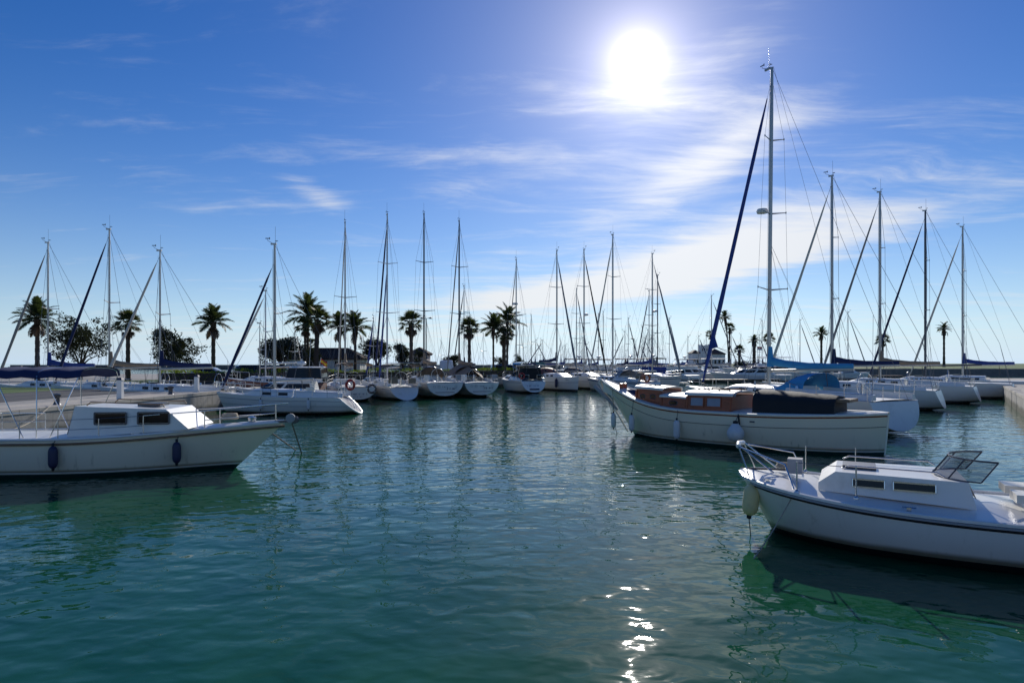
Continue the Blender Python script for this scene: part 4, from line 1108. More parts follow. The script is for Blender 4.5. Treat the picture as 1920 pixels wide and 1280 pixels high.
rA, hA = stern_boat('grey transom yacht with dark lifebuoy and tan bimini, behind the white sloop', 671, 753, 647, 417, 11.6, F=1.15, wst=.78, hm='grey', transomm='gel', cover='tan', bimini='tan', spreaders=1, jib='sail', jr=.055, trake=-0.25, zst=.16, wins=2, wheel=True, bimz=1.75)
lettering(rA, hA.pt(0, .62, 1) * 0 + Vector((hA.xs - .40, 0.0, .62)), (0, 1, 0), (.2, 0, 1), 1.3, .14, n=9, seed=4)
lettering(rA, Vector((hA.xs - .36, 0.0, .40)), (0, 1, 0), (.2, 0, 1), .8, .10, n=6, seed=5)
lifebuoy('dark ring lifebuoy on the grey transom', world_of(rA, (hA.xs - .18, -1.05, 1.0)), 0.30, 'brown', rA.rotation_euler.z, group='lifebuoys')
b = MB(); b.tube([(hA.xs + .1, 1.3, 1.0), (hA.xs - .1, 1.35, 2.1), (hA.xs - .1, -1.35, 2.1), (hA.xs + .1, -1.3, 1.0)], .025, 6); b.build('stern_arch', M['steel'], rA, 60)
b = MB(); b.box((hA.xs - .05, 0.2, 2.14), (.5, 1.3, .04), 0, 0, 1, .25); b.build('solar_panel', M['glass'], rA, 0)

rB, hB = stern_boat('white yacht with brown bimini and blue furled sails on her forestays', 764, 750.5, 726, 402, 12.2, F=1.12, hm='white', wst=.62, trake=1.25, zst=0.0, mastpos=.44, jib='navy', jib2='royal', jr=.08, bimini='brown', cover=None, spreaders=2, spw=1.05, wins=3, bimz=1.7, mast='white_mast', sternrise=.9, stripes=((.82, M['ink'], .012),))
b = MB(); b.tube([(hB.xs + .5, 1.2, 1.0), (hB.xs + .3, 1.25, 3.05), (hB.xs + .3, -1.25, 3.05), (hB.xs + .5, -1.2, 1.0)], .025, 6); b.tube([(hB.xs + 2.4, 1.25, 1.0), (hB.xs + 2.4, 1.25, 3.05), (hB.xs + 2.4, -1.25, 3.05), (hB.xs + 2.4, -1.25, 1.0)], .022, 6)
for s in (1, -1): b.tube([(hB.xs + .3, 1.25 * s, 3.05), (hB.xs + 2.4, 1.25 * s, 3.05)], .022, 6)
b.build('awning_frame', M['steel'], rB, 60)
b = MB(); b.box((hB.xs + 1.1, .9, 1.62), (.16, .75, .55)); b.box((hB.xs + 1.1, -.7, 1.55), (.16, .6, .42)); b.build('dodger', M['tan'], rB, 0)

rC, hC = stern_boat('white yacht with wide rounded transom and tan sprayhood, no bimini', 834, 746.5, 795, 401, 12.4, F=1.32, B=4.0, hm='white2', wst=.80, trake=-0.12, zst=.20, jib=None, hood='tan', hoodh=1.05, hoodwin=False, cover='tan', spreaders=2, spw=.95, wheelR=.6, bowrise=1.1, sternrise=1.0, wins=3, mast='alud')
rD, hD = stern_boat('white yacht with rounded transom and dark brown sprayhood beside the tan one', 903, 744.5, 861, 414, 12.2, F=1.28, B=3.95, hm='grey', wst=.80, trake=-0.12, zst=.20, jib='sail_grey', jr=.06, hood='brown', hoodh=1.15, hoodwin=False, cover='tan', spreaders=2, spw=.95, bowrise=1.1, sternrise=1.0, mast='alud', tack=4.6)
for r_, h_, sd in ((rC, hC, 3), (rD, hD, 8)):
    xx = h_.xs - .27 
    lettering(r_, Vector((xx + .13, -.55, .82)), (0, -1, 0), (-.12, 0, 1), .95, .17, n=6, seed=sd)
    lettering(r_, Vector((xx + .13, .0, .98)), (0, -1, 0), (-.12, 0, 1), .5, .10, n=5, seed=sd + 1)
    for y in (.95, -.95, .55): 
        b = MB(); b.torus((xx + .115, y, 1.0), .10, .012, 'X', 14, 5); b.build('vent_ring', M['grey_canvas'], r_, 60)
    b = MB(); b.box((xx + .15, 0, .52), (.03, 1.7, .035)); b.build('transom_crease', M['ink'], r_, 0)
    b = MB(); b.tube([(h_.xs + .25, -.15, 1.35), (h_.xs + .05, -.2, 2.15)], .02, 5); b.build('flag_staff', M['steel'], r_, 60)
    for s in (1.45, -1.4):
        b = MB(); b.box((h_.xs + .55, s, 1.75), (.22, .45, .5)); b.build('rail_bag', M['gel'] if s > 0 else M['grey_canvas'], r_, 0)
# awning over the boom of the yacht with the dark hood
b = MB(); rows = []
for i in range(7):
    x = -.6 - i * .62; rows.append([Vector((x, y * (1.1 - .02 * i), 3.1 - .10 * i - abs(y) * .72 - .12 * math.sin(i * 1.3) * abs(y))) for y in (-1.3, -.65, 0, .65, 1.3)])
b.loft(rows, False, False); b.build('awning', M['tan'], rD, 60)

rE, hE = stern_boat('white yacht with sky blue bimini and dark cockpit tent', 1003, 737.5, 968, 487, 11.6, F=1.25, hm='white', wst=.70, trake=.55, zst=.10, jib='rubber', jr=.05, bimini='sky_canvas', bimz=1.75, hood='black', cover=None, spreaders=1, radar=.62, bowrise=1.15, stripes=((.86, M['ink'], .016),), spw=1.1)
b = MB(); b.box((hE.xs + 1.9, 0, hE.F + .72), (1.8, hE.B * .62, 1.1), 0, 0, .86); b.build('cockpit_tent', M['black'], rE, 20)
lettering(rE, Vector((hE.xs - .02, 0.25, .78)), (0, -1, 0), (.35, 0, 1), 1.5, .14, n=8, seed=12)
b = MB(); b.box((hE.xs + .1, 0, .42), (.06, 1.0, .14)); b.build('transom_mark', M['ink'], rE, 0)
lifebuoy('red lifebuoy on the rail below the sky blue bimini', world_of(rE, (hE.xs + .55, 1.2, 1.75)), 0.27, 'red_ring', rE.rotation_euler.z, group='lifebuoys')

rF, hF = bow_boat('white yacht, bow to the water, dark fender and navy sail cover, beside the blue bimini', 1079, 733.5, 1044, 470, 12.0, F=1.42, hm='white', cover='navy', boom=4.6, boomz=1.15, jib='sail_grey', jr=.095, spreaders=2, hood='rust', bowrise=1.1, stripes=((.62, M['ink'], .016),), ov=.25, mr=.10)
rG, hG = bow_boat('white yacht, bow to the water, with black furled jib, behind the wooden bow', 1134, 730.5, 1095, 468, 12.0, F=1.42, hm='white2', cover=None, jib='black', jr=.085, spreaders=2, hood='brown', radar=.47, bowrise=1.08, stripes=((.62, M['ink'], .016),), ov=.25, mr=.10)
for r_, h_, sd in ((rF, hF, 21), (rG, hG, 22)):
    p = h_.at(h_.xb - 1.5, 1.22, -1); lettering(r_, p + Vector((0, -.03, 0)), (-1, -.25, 0), (0, 0, 1), .95, .13, n=6, seed=sd)
p = hF.at(2.2, .85, -1); q = hF.at(2.2, 1.4, -1)
fender('dark navy fender on the side of the yacht with the navy sail cover', world_of(rF, (p.x, p.y - .17, .85)), .95, .15, world_of(rF, (q.x, q.y, 1.42)), 'navy_vinyl')

# behind the wooden bow: dark-striped yacht with an orange lifebuoy, stern to the right
dH = 62.0
thH, mpH = seat(1226, dH, 1149, 6.6)
rH, hH = sailboat('pale blue sided yacht with dark rail and orange lifebuoy, just behind the wooden bow', mpH, thH, 11.4, zat(440, mpH.y), F=1.22, hm='blue', rail='navy_vinyl', jib='sail', jr=.075, spreaders=2, cover=None, mast='alu', wst=.72, trake=.6, zst=.1, bowrise=1.12, mr=.105, stripes=((.86, M['navy_vinyl'], .05),), hood='grey_canvas')
lettering(rH, Vector((hH.xs + .0, -.2, .72)), (0, -1, 0), (.35, 0, 1), 1.0, .14, n=8, seed=31)
lifebuoy('orange lifebuoy on the stern of the pale blue sided yacht', world_of(rH, (hH.xs + .35, .55, 1.58)), .32, 'orange', rH.rotation_euler.z, group='lifebuoys')
b = MB(); b.lathe([(.05, -.4), (.42, -.3), (.5, 0), (.36, .34), (.05, .42)], 12, Matrix.Translation((hH.xs + 1.2, .7, 1.75))); b.build('folded_bimini', M['tan'], rH)
thJ, mpJ = seat(1279, 72, 1223, 5.0)
rJ, hJ = sailboat('white yacht with dark sheer stripe, bow to the right of the orange lifebuoy', mpJ, thJ + PI, 12.0, zat(476, mpJ.y), F=1.3, hm='white2', rail='navy_vinyl', jib='sail_grey', jr=.07, spreaders=2, cover='royal', radar=.52, stripes=((.82, M['navy_vinyl'], .035),), mr=.10)

# tall yacht behind the wooden boat, her blue furled genoa in front of the mast
dK = 33.5
thK, mpK = seat(1441, dK, 1318, 4.9)
rK, hK = sailboat('tall yacht with long blue furled genoa, lying behind the wooden motorsailer', (lat(1441, dK), dK), thK, 13.6, zat(130, dK), F=1.42, B=4.0, hm='white', jib='royal', jr=.10, tack=4.9, spreaders=3, radar=.555, cover='sky_canvas', boomz=.75, hood='sky_canvas', mr=.115, mastpos=.47, wire=.009, bowrise=1.12, nst=7, lean=.25)
# gusset of blue cloth where the sail's sheets leave the roll, and gear on her bow
a_ = Vector((4.9, 0, hK.sheer(.97) + .35)); c_ = Vector((0, 0, zat(130, dK))); m1 = a_.lerp(c_, .115); m2 = a_.lerp(c_, .17)
b = MB(); b.add([m1 + Vector((.02, .10, 0)), m2 + Vector((.02, .10, 0)), m1 + Vector((-.62, .10, .12)), m1 + Vector((.02, -.10, 0)), m2 + Vector((.02, -.10, 0)), m1 + Vector((-.62, -.06, .12))], [(0, 2, 1), (3, 4, 5), (0, 1, 4, 3), (1, 2, 5, 4), (2, 0, 3, 5)]); b.build('sail_clew', M['royal'], rK, 0)
for s in (1, -1): mesh_stay(rK, m1 + Vector((-.6, 0, .1)), (-3.0, 1.4 * s, 1.9), .012, 'rope_light', 'sheet')
b = MB(); b.box((6.55, 0, 1.78), (.7, .16, .10)); b.tube([(6.9, 0, 1.72), (7.05, 0, 1.55), (6.95, 0, 1.3)], .03, 6); b.box((6.95, 0, 1.28), (.08, .4, .12)); b.build('anchor', M['steel'], rK, 0)
b = MB(); b.tube([(5.6, -.8, 1.6), (5.6, -.8, 2.5)], .02, 5); b.lathe([(.02, -.09), (.10, -.05), (.10, .05), (.02, .09)], 10, Matrix.Translation((5.6, -.8, 2.55))); b.build('stern_lamp', M['rubber'], rK, 60)

# ------------------------------------------------------------------ the wooden motorsailer on the right
TH = math.radians(50); S0 = P(1190, 815, dwater(815))
rW = thing('wooden_motorsailer', 'cream double-ended motorsailer with varnished wooden cabins, nearest boat at right', 'motorsailer', (S0.x, S0.y, 0), TH + PI / 2)
class WHull(Hull):
    def b(h, s):
        if s < h.smax: u = 1 - s / h.smax; return h.B / 2 * max(0, 1 - .96 * u ** 2.8) ** .8
        u = (s - h.smax) / (1 - h.smax); return h.B / 2 * max(0.0, 1 - u ** 3.2) ** .72
    def sheer(h, s):
        return 1.22 + .12 * max(0, (.42 - s) / .42) ** 1.5 + 1.06 * max(0, (s - .40) / .60) ** 5.5
    def keel(h, s): return -.6 + .55 * sstep((s - .8) / .2)
hW = WHull(-9.2, 1.62, 3.55, 1.24, 2.28, smax=.44, overhang=1.62, trake=-.1, zst=-.3, depth=.6, e1=.62, e2=1.0, flare=.28)
hW.build(H['cream'], M['cream'], rW, 34, 10, rail=M['cream'], rail_r=.045, transom_mat=M['cream'], stripes=((-.40, M['brown'], .010), (-.055, M['mahogany'], .022)))
# bulwark inside the bow
for s in (1, -1):
    b = MB(); rows = []
    for i in range(9):
        q = .80 + .195 * i / 8; p = hW.pt(q, 1, s); rows.append([p + Vector((0, -.05 * s, .0)), p + Vector((-.05, -.12 * s if abs(p.y) > .15 else 0, -.45 * (i / 8) ** .6))])
    b.loft(rows, False, False); b.build('bulwark', M['cream'], rW, 60)
b = MB(); b.box((-.0, 0, 1.42), (2.6, .02, .02)); 
def cabin(x0, x1, w0, w1, z0, ztop, name, m='mahogany', roofm='cream', lip=.05, camber=.10, slope=0.0):
    """box cabin with leaning sides and a cambered overhanging roof; x0 aft, x1 forward"""
    b = MB(); k = .95
    r = [[Vector((x0, w0, z0)), Vector((x0, w0 * k, ztop)), Vector((x0, -w0 * k, ztop)), Vector((x0, -w0, z0))], [Vector((x1, w1, z0)), Vector((x1 - .04, w1 * k, ztop + slope)), Vector((x1 - .04, -w1 * k, ztop + slope)), Vector((x1, -w1, z0))]]
    b.loft(r, True, True); o = b.build(name, M[m], rW, 0)
    t = MB(); rows = []; n = 9
    for x, w, z in ((x0 - lip, w0 * k + lip, ztop), ((x0 + x1) / 2, (w0 + w1) / 2 * k + lip, ztop + slope / 2 + .012), (x1 + lip, w1 * k + lip, ztop + slope)):
        top = [Vector((x, w * math.cos(PI * j / (n - 1)), z + .045 + camber * math.sin(PI * j / (n - 1)) ** .8)) for j in range(n)]
        rows.append(top + [p - Vector((0, 0, .05)) for p in reversed(top)])
    t.loft(rows, True, True); t.build('roof', M[roofm], o, 40)
    return o
fore = cabin(-1.68, -.42, .92, .70, 1.2, 1.93, 'fore_cabin', slope=.05)
midc = cabin(-2.80, -1.70, 1.12, 1.02, 1.2, 1.66, 'mid_cabin', slope=.03)
whl = cabin(-4.55, -2.80, 1.16, 1.14, 1.1, 1.80, 'wheelhouse', slope=0.0, lip=.06, camber=.14)
# raised hatch box on the wheelhouse and dark edge boards
b = MB(); b.loft([[Vector((-4.3, -.95, 1.90)), Vector((-4.3, -.60, 2.02)), Vector((-4.3, -.60, 1.90))], [Vector((-2.7, -.95, 1.90)), Vector((-2.7, -.55, 1.98)), Vector((-2.7, -.55, 1.88))]], True, True); b.build('roof_board', M['mahogany'], whl, 0)
def portlight(o, x, z, w0, rx, rz_):
    b = MB(); pts = []
    for s in (1, -1):
        ring = [Vector((x + rx * math.copysign(abs(math.cos(a)) ** .6, math.cos(a)), s * (w0 * 1.0 + .004), z + rz_ * math.copysign(abs(math.sin(a)) ** .6, math.sin(a)))) for a in [2 * PI * k / 14 for k in range(14)]]
        b.loft([[p - Vector((0, .05 * s, 0)) for p in ring], [p + Vector((0, .012 * s, 0)) for p in ring]], True, True)
    b.build('porthole', M['glass'], o, 30)
    b = MB()
    for s in (1, -1):
        ring = [Vector((x + (rx + .015) * math.copysign(abs(math.cos(a)) ** .6, math.cos(a)), s * (w0 + .012), z + (rz_ + .015) * math.copysign(abs(math.sin(a)) ** .6, math.sin(a)))) for a in [2 * PI * k / 14 for k in range(15)]]
        b.tube(ring, .014, 5, cap=False)
    b.build('porthole_rim', M['alud'], o, 60)
portlight(fore, -.78, 1.68, .742, .10, .070); portlight(fore, -1.28, 1.68, .828, .10, .072)
portlight(midc, -2.25, 1.48, 1.045, .16, .066)
for x0, x1 in ((-3.50, -2.98), (-4.16, -3.62)):
    for s in (1, -1):
        b = MB(); y = 1.13 * s; zz = (1.40, 1.74); lean = -.035 * s
        q = [Vector((x0, y, zz[0])), Vector((x1, y, zz[0])), Vector((x1, y + lean, zz[1])), Vector((x0, y + lean, zz[1]))]
        of = Vector((0, .012 * s, 0)); b.loft([[p - of * 2 for p in q], [p + of for p in q]], True, True); w_ = b.build('window', M['frost'], whl, 0)
        b = MB()
        for i in range(4): b.bar(q[i] + of * 1.6, q[(i + 1) % 4] + of * 1.6, .03, .045)
        b.build('window_frame', M['mahogany'], w_, 0)
# vertical plank seams and corner posts of the cabin sides
for o_, x0, x1, w0, w1, z0, z1 in ((fore, -1.66, -.46, .905, .70, 1.4, 1.90), (midc, -2.78, -1.72, 1.10, 1.01, 1.25, 1.64), (whl, -4.53, -2.84, 1.13, 1.115, 1.25, 1.78)):
    for x, w in ((x0 + .03, w0), (x1, w1)):
        for s in (1, -1):
            b = MB(); b.bar((x, s * (w + .012), z0), (x, s * (w * .965 + .012), z1), .07, .04); b.build('corner_post', M['mahogany'], o_, 0)
def grab(x0, x1, y, z, n, o_):
    b = MB(); b.tube([(x0, y, z + .10), (x1, y, z + .10)], .022, 6)
    for k in range(n): x = x0 + (x1 - x0) * k / (n - 1); b.bar((x, y, z - .02), (x, y, z + .10), .05, .03)
    b.build('handrail', M['rubber'], o_, 60)
grab(-1.45, -.75, .50, 2.02, 4, fore); grab(-4.3, -3.1, .62, 1.92, 4, whl); grab(-4.3, -3.1, -.62, 1.92, 4, whl)
# black canvas tent over the aft cockpit, on hoops
rows = []
for i in range(9):
    x = -5.25 - i * .33; k = 1 - .10 * (i / 8) ** 2
    rows.append([Vector((x, 1.02 * k * math.cos(PI * j / 12), 1.20 + (.86 - .02 * i) * math.sin(PI * j / 12) ** .42 + .02 * math.sin(i * 2.1 + j))) for j in range(13)])
b = MB(); b.loft(rows, False, False); b.add(rows[-1], [tuple(range(13))]); b.add(rows[0], [tuple(range(13))[::-1]]); tent = b.build('cockpit_tent', M['black'], rW, 50)
b = MB(); b.tube([(-4.58, .2, 1.98), (-4.62, .9, 1.92), (-4.64, 1.05, 1.80)], .03, 6); b.build('tent_roll', M['grey_canvas'], rW, 60)
b = MB(); b.box((-8.0, 0, 1.75), (.6, 1.2, .10)); b.build('stern_seat', M['teak'], rW, 0)
# samson posts, covered dinghy on the foredeck, stemhead, bow rail board
for y in (.16, -.16):
    b = MB(); b.box((.55, y, 1.86), (.12, .12, .52)); b.lathe([(.08, 0), (.085, .05), (.02, .07)], 8, Matrix.Translation((.55, y, 2.10))); b.build('samson_post', M['mahogany'], rW, 20)
b = MB(); b.lathe([(.02, -.5), (.22, -.42), (.27, 0), (.24, .36), (.02, .5)], 12, Matrix.Translation((-.02, .05, 1.66)) @ Matrix.Rotation(PI / 2, 4, 'Y')); b.build('foredeck_bundle', M['navy'], rW, 60)
b = MB(); b.tube([(1.62, 0, 2.30), (1.72, 0, 2.20), (1.35, 0, 1.55), (.75, 0, .75), (.32, 0, .12)], [.06, .07, .05, .04, .03], 6); b.build('stem_post', M['cream'], rW, 60)
b = MB(); b.tube([(1.95, .02, 1.98), (1.35, .05, 1.55), (.8, .05, 1.02)], [.09, .10, .05], 8); b.build('anchor_shaft', M['grey_canvas'], rW, 60)
p_ = hW.at(-5.05, .85, 1); q_ = hW.at(-5.05, 1.28, 1)
b = MB(); b.tube([q_ + Vector((0, -.05, .05)), q_ + Vector((0, .04, -.02)), p_ + Vector((-.03, .02, 0))], .03, 6); b.build('hanging_hose', M['rubber'], rW, 60)
p_ = hW.at(-5.5, 1.0, 1); b = MB(); b.box(p_ + Vector((0, .01, 0)), (.16, .04, .05)); b.build('outlet', M['alud'], rW, 0)
# a short pole mast and wheelhouse gear aft, clear of the photograph's frame
b = MB(); b.tube([(-5.0, 0, 2.0), (-5.0, 0, 2.35)], .03, 6); b.build('light_staff', M['white_mast'], rW, 60)
def wf(label, x, zc, L_, r, **k):
    p = hW.at(x, zc, 1); q = hW.at(x, hW.sheer((x - hW.xs) / (hW.xb - hW.ov - hW.xs)) - .02, 1)
    y = max(p.y, q.y - .02) + r * 1.02
    fender(label, world_of(rW, (x, y, zc)), L_, r, world_of(rW, (q.x, q.y + .03, q.z + .05)), group='fenders on the wooden motorsailer', **k)
wf('slim white fender hanging foremost under the wooden bow', .62, .62, .62, .105)
wf('second white fender from the wooden bow', -.55, .62, .66, .115)
wf('third white fender from the wooden bow', -2.75, .55, .70, .125)
wf('big round white fender with black top on the wooden motorsailer', -5.05, .62, .66, .29, ball=True)

# ------------------------------------------------------------------ small motor boat at the lower right edge
B0 = P(1387, 883, 11.9); THs = math.radians(62)
rS = thing('motor_boat', 'small white motor boat with steel pulpit, nearest boat at the right edge', 'motor boat', (B0.x, B0.y, 0), THs + PI / 2)
class SHull(Hull):
    def b(h, s):
        if s < .5: return h.B / 2 * (.9 + .1 * math.sin(PI / 2 * s / .5))
        u = (s - .5) / .5; return h.B / 2 * max(0, 1 - u ** 4.2) ** .5
    def sheer(h, s): return .72 + .26 * max(0, (s - .3) / .7) ** 2.6
    def keel(h, s): return -.25 + .15 * sstep((s - .7) / .3)
hS = SHull(-5.6, 0.0, 2.7, .74, 1.0, overhang=.55, trake=-.05, zst=-.2, depth=.3, e1=.6, e2=.9, flare=.4)
hS.build(H['white2'], M['gel'], rS, 30, 10, camber=.10, rail=M['gel'], rail_r=.035, stripes=((-.075, M['rubber'], .018),))
b = MB(); R_ = .016
pt_ = lambda x, y, z: Vector((x, y, z))
L0, L1 = pt_(-.20, .36, .98), pt_(-.02, .34, 1.52)
for s in (1, -1):
    b.tube([pt_(-.22, .42 * s, 1.0), pt_(-.02, .30 * s, 1.50)], R_, 6); b.tube([pt_(-1.0, 1.02 * s, .93), pt_(-.85, .84 * s, 1.30), pt_(-.05, .30 * s, 1.48)], R_, 6); b.tube([pt_(-.62, .30 * s, 1.06), pt_(-.04, .28 * s, 1.50)], R_, 6)
b.build('pulpit', M['steel'], rS, 60)
b = MB(); b.tube([pt_(-.02, .30, 1.50), pt_(.02, 0, 1.52), pt_(-.02, -.30, 1.50)], .042, 10); b.build('pulpit_pad', M['gel'], rS, 60)
for x, y in ((-1.05, 1.10), (-1.05, -1.10), (-1.9, 1.22), (-1.9, -1.22)):
    b = MB(); b.tube([pt_(x, y, .90), pt_(x, y, 1.40)], .014, 6); b.lathe([(.04, 0), (.04, .02), (.016, .05)], 8, Matrix.Translation((x, y, .90))); b.build('stanchion', M['steel'], rS, 60)
b = MB(); b.box((-.95, .05, 1.18), (.24, .26, .26)); b.build('windlass', M['grey_canvas'], rS, 10)
b = MB(); b.tube([(-.12, .0, 1.06), (-.9, .03, 1.10)], .02, 6); b.build('anchor_chain', M['rope'], rS, 60)
b = MB(); b.loft([[Vector((-1.35, y, 1.03)), Vector((-1.6, y * .95, 1.22)), Vector((-3.4, y * 1.05, 1.20)), Vector((-3.5, y * 1.05, .95))] for y in (-.72, -.4, 0, .4, .72)], False, False); b.add([(-1.35, .72, 1.03), (-1.6, .684, 1.22), (-3.4, .756, 1.2), (-3.5, .756, .8), (-1.35, .72, .9)], [(0, 1, 2, 3, 4)]); b.add([(-1.35, -.72, 1.03), (-1.6, -.684, 1.22), (-3.4, -.756, 1.2), (-3.5, -.756, .8), (-1.35, -.72, .9)], [(4, 3, 2, 1, 0)]); b.build('cuddy', M['gel'], rS, 30)
for s in (1, -1):
    for xa, xb in ((-1.85, -2.30), (-2.42, -2.98)):
        ya, yb = .732 + (xa + 1.9) * -.027, .732 + (xb + 1.9) * -.027
        b = MB(); q = [Vector((xa, ya * s, 1.01)), Vector((xb, yb * s, 1.01)), Vector((xb, (yb - .018) * s, 1.13)), Vector((xa, (ya - .018) * s, 1.13))]
        b.loft([[p - Vector((0, .03 * s, 0)) for p in q], [p + Vector((0, .012 * s, 0)) for p in q]], True, True); w_ = b.build('window', M['glass'], rS, 0)
        b = MB()
        for i in range(4): b.bar(q[i] + Vector((0, .012 * s, 0)), q[(i + 1) % 4] + Vector((0, .012 * s, 0)), .014, .022)
        b.build('window_frame', M['steel'], w_, 0)
    b = MB(); b.tube([hS.pt(k / 24, 1, s) + Vector((0, .02 * s, -.035)) for k in range(25)], .022, 5); b.build('rub_rail', M['grey_canvas'], rS, 60)
for s in (1, -1): mesh_stay(rS, (-1.05, 1.10 * s, 1.38), (-1.9, 1.22 * s, 1.38), .006, name='lifeline')
b = MB(); rows = []
for j in range(9):
    a = PI * j / 8; rows.append([Vector((-3.0 - .55 * (1 - math.sin(a)), .74 * math.cos(a), 1.21)), Vector((-3.22 - .55 * (1 - math.sin(a)), .69 * math.cos(a), 1.52))])
b.loft(rows, False, False); b.build('windscreen', M['screen'], rS, 60)
b = MB(); b.tube([p[1] for p in rows], .016, 6); b.tube([p[0] for p in rows], .012, 6)
for p in rows[::2]: b.tube([p[0], p[1]], .012, 5)
b.build('windscreen_frame', M['alud'], rS, 60)
for y in (.42, -.42):
    b = MB(); b.box((-4.2, y, 1.0), (.42, .5, .12)); b.box((-4.40, y, 1.22), (.10, .5, .5)); b.tube([(-4.2, y, .7), (-4.2, y, 1.0)], .05, 8); b.build('seat', M['cream'], rS, 10)
b = MB(); b.box((-1.95, 0, 1.25), (.5, .5, .05)); b.build('hatch', M['alud'], rS, 0)
for s_ in (1, -1):
    for x in (-.55, -2.6, -5.2):
        b = MB(); y = (.62 if x > -1 else 1.22) * s_; b.tube([(x - .09, y, 1.0 if x > -1 else .84), (x + .09, y, 1.0 if x > -1 else .84)], .014, 6); b.box((x, y, (1.0 if x > -1 else .84) - .03), (.06, .03, .06)); b.build('cleat', M['steel'], rS, 60)
    b = MB(); b.tube([(-1.7, .62 * s_, 1.27), (-1.8, .62 * s_, 1.32), (-3.0, .66 * s_, 1.31), (-3.1, .66 * s_, 1.25)], .014, 6); b.build('grab_rail', M['steel'], rS, 60)
b = MB()
for k in range(4): b.torus((-.72, -.35, 1.09 + .02 * k), .13 - .012 * k, .014, 'Z', 16, 5)
b.build('rope_coil', M['rope_light'], rS, 60)
b = MB(); b.box((-5.55, 0, .95), (.35, .42, .62), 0, 0, .85); b.box((-5.75, 0, .35), (.18, .18, .8)); b.build('outboard_motor', M['rubber'], rS, 20)
pf = hS.at(-.40, .55, 1); wp = world_of(rS, (pf.x + .10, pf.y + .17, .62)); wq = world_of(rS, (hS.at(-.35, .94, 1).x, hS.at(-.35, .94, 1).y + .04, .99))
fender('yellowed fender with black ends on the small motor boat', wp, .56, .135, wq, 'fender_old', tilt=.12, tail=.42)
# mooring lines
def line(label, pts, r=.012, m='rope', group='mooring lines', n=14, sag=0.0):
    b = MB(); P_ = []
    for i in range(len(pts) - 1):
        for k in range(n): 
            t = k / n; p = Vector(pts[i]).lerp(Vector(pts[i + 1]), t); p.z -= sag * math.sin(PI * t); P_.append(p)
    P_.append(Vector(pts[-1])); b.tube(P_, r, 5); o = b.build('mooring_line', M[m], None, 60); return tag(o, label, 'rope', group)
line('pale mooring line of the small motor boat running into the water', [world_of(rS, (-1.0, 1.0, .86)), P(1408, 1048, dwater(1048)) + Vector((0, 0, -.05))], .011, 'rope_light', sag=.05)
line('dark chain hanging from the wooden bow', [world_of(rW, (1.2, .1, 1.35)), world_of(rW, (.75, .15, -.05))], .012)

# ------------------------------------------------------------------ white bow at the left edge
N0 = P(533, 792, 18.6)
rN = thing('motor_boat', 'white motor boat at the left edge, only her bow with steel pulpit in the photo', 'motor boat', (N0.x, N0.y, 0), math.radians(-84) + PI / 2)
hN = Hull(-8.4, 0.0, 2.9, 1.0, 1.28, wst=.9, smax=.4, overhang=1.35, trake=-.1, zst=-.2, bowpow=2.0, e1=.55, e2=.85, flare=.5)
hN.build(H['cream'], M['gel'], rN, 26, 8, camber=.10, rail=M['gel'], rail_r=.04)
rails(rN, hN, bowlen=2.6, pushpit=True, hgt=.52, n=4, r=.016)
b = MB(); b.bar((-.25, 0, 1.30), (.30, 0, 1.34), .16, .06); b.lathe([(.02, -.09), (.11, -.08), (.07, 0), (.11, .08), (.02, .09)], 12, Matrix.Translation((.30, 0, 1.36)) @ Matrix.Rotation(PI / 2, 4, 'X')); b.build('bow_roller', M['alud'], rN, 30)
b = MB(); b.lathe([(.02, -.05), (.13, -.04), (.13, .04), (.02, .05)], 16, Matrix.Translation((.20, -.1, 1.42)) @ Matrix.Rotation(PI / 2, 4, 'X')); b.build('anchor_fluke', M['grey_canvas'], rN, 30)
b = MB(); b.torus((-1.6, .25, 1.42), .20, .05, 'Z', 18, 6); b.torus((-1.6, .25, 1.50), .17, .05, 'Z', 18, 6); b.build('rope_coil', M['rope_light'], rN, 60)
b = MB(); b.loft([[Vector((-2.3, y, 1.22)), Vector((-2.9, y * .95, 1.75)), Vector((-5.2, y, 1.85)), Vector((-5.4, y, 1.1))] for y in (-.95, -.5, 0, .5, .95)], False, False)
for s in (1, -1): b.add([(-2.3, .95 * s, 1.2), (-2.9, .9 * s, 1.75), (-5.2, .95 * s, 1.85), (-5.4, .95 * s, 1.0)], [(0, 1, 2, 3) if s > 0 else (3, 2, 1, 0)])
b.build('cabin', M['gel'], rN, 30)
for s in (1, -1):
    for x in (-3.2, -4.3):
        b = MB(); b.box((x, .945 * s, 1.52), (.75, .03, .26)); b.build('window', M['glass'], rN, 0)
for s_ in (1, -1):
    for x in (-3.2, -4.3):
        b = MB(); q = [Vector((x + dx * .40, .962 * s_, 1.52 + dz * .155)) for dx, dz in ((-1, -1), (1, -1), (1, 1), (-1, 1))]
        for i in range(4): b.bar(q[i], q[(i + 1) % 4], .02, .035)
        b.build('window_frame', M['alud'], rN, 0)
    b = MB(); b.tube([(-3.0, .75 * s_, 1.80), (-3.05, .75 * s_, 1.88), (-4.9, .75 * s_, 1.95), (-5.0, .75 * s_, 1.86)], .016, 6); b.build('grab_rail', M['teak'], rN, 60)
    p = hN.at(-3.6, .95, s_); b = MB(); b.box((p.x, p.y - .06 * s_, 1.10), (.22, .05, .06)); b.build('cleat', M['steel'], rN, 0)
b = MB(); b.box((-3.6, 0, 1.84), (.6, .6, .07)); b.build('hatch', M['alud'], rN, 0)
b = MB(); b.lathe([(.02, 0), (.11, .02), (.12, .12), (.02, .16)], 12, Matrix.Translation((-.9, 0, 1.32))); b.build('windlass', M['steel'], rN, 60)
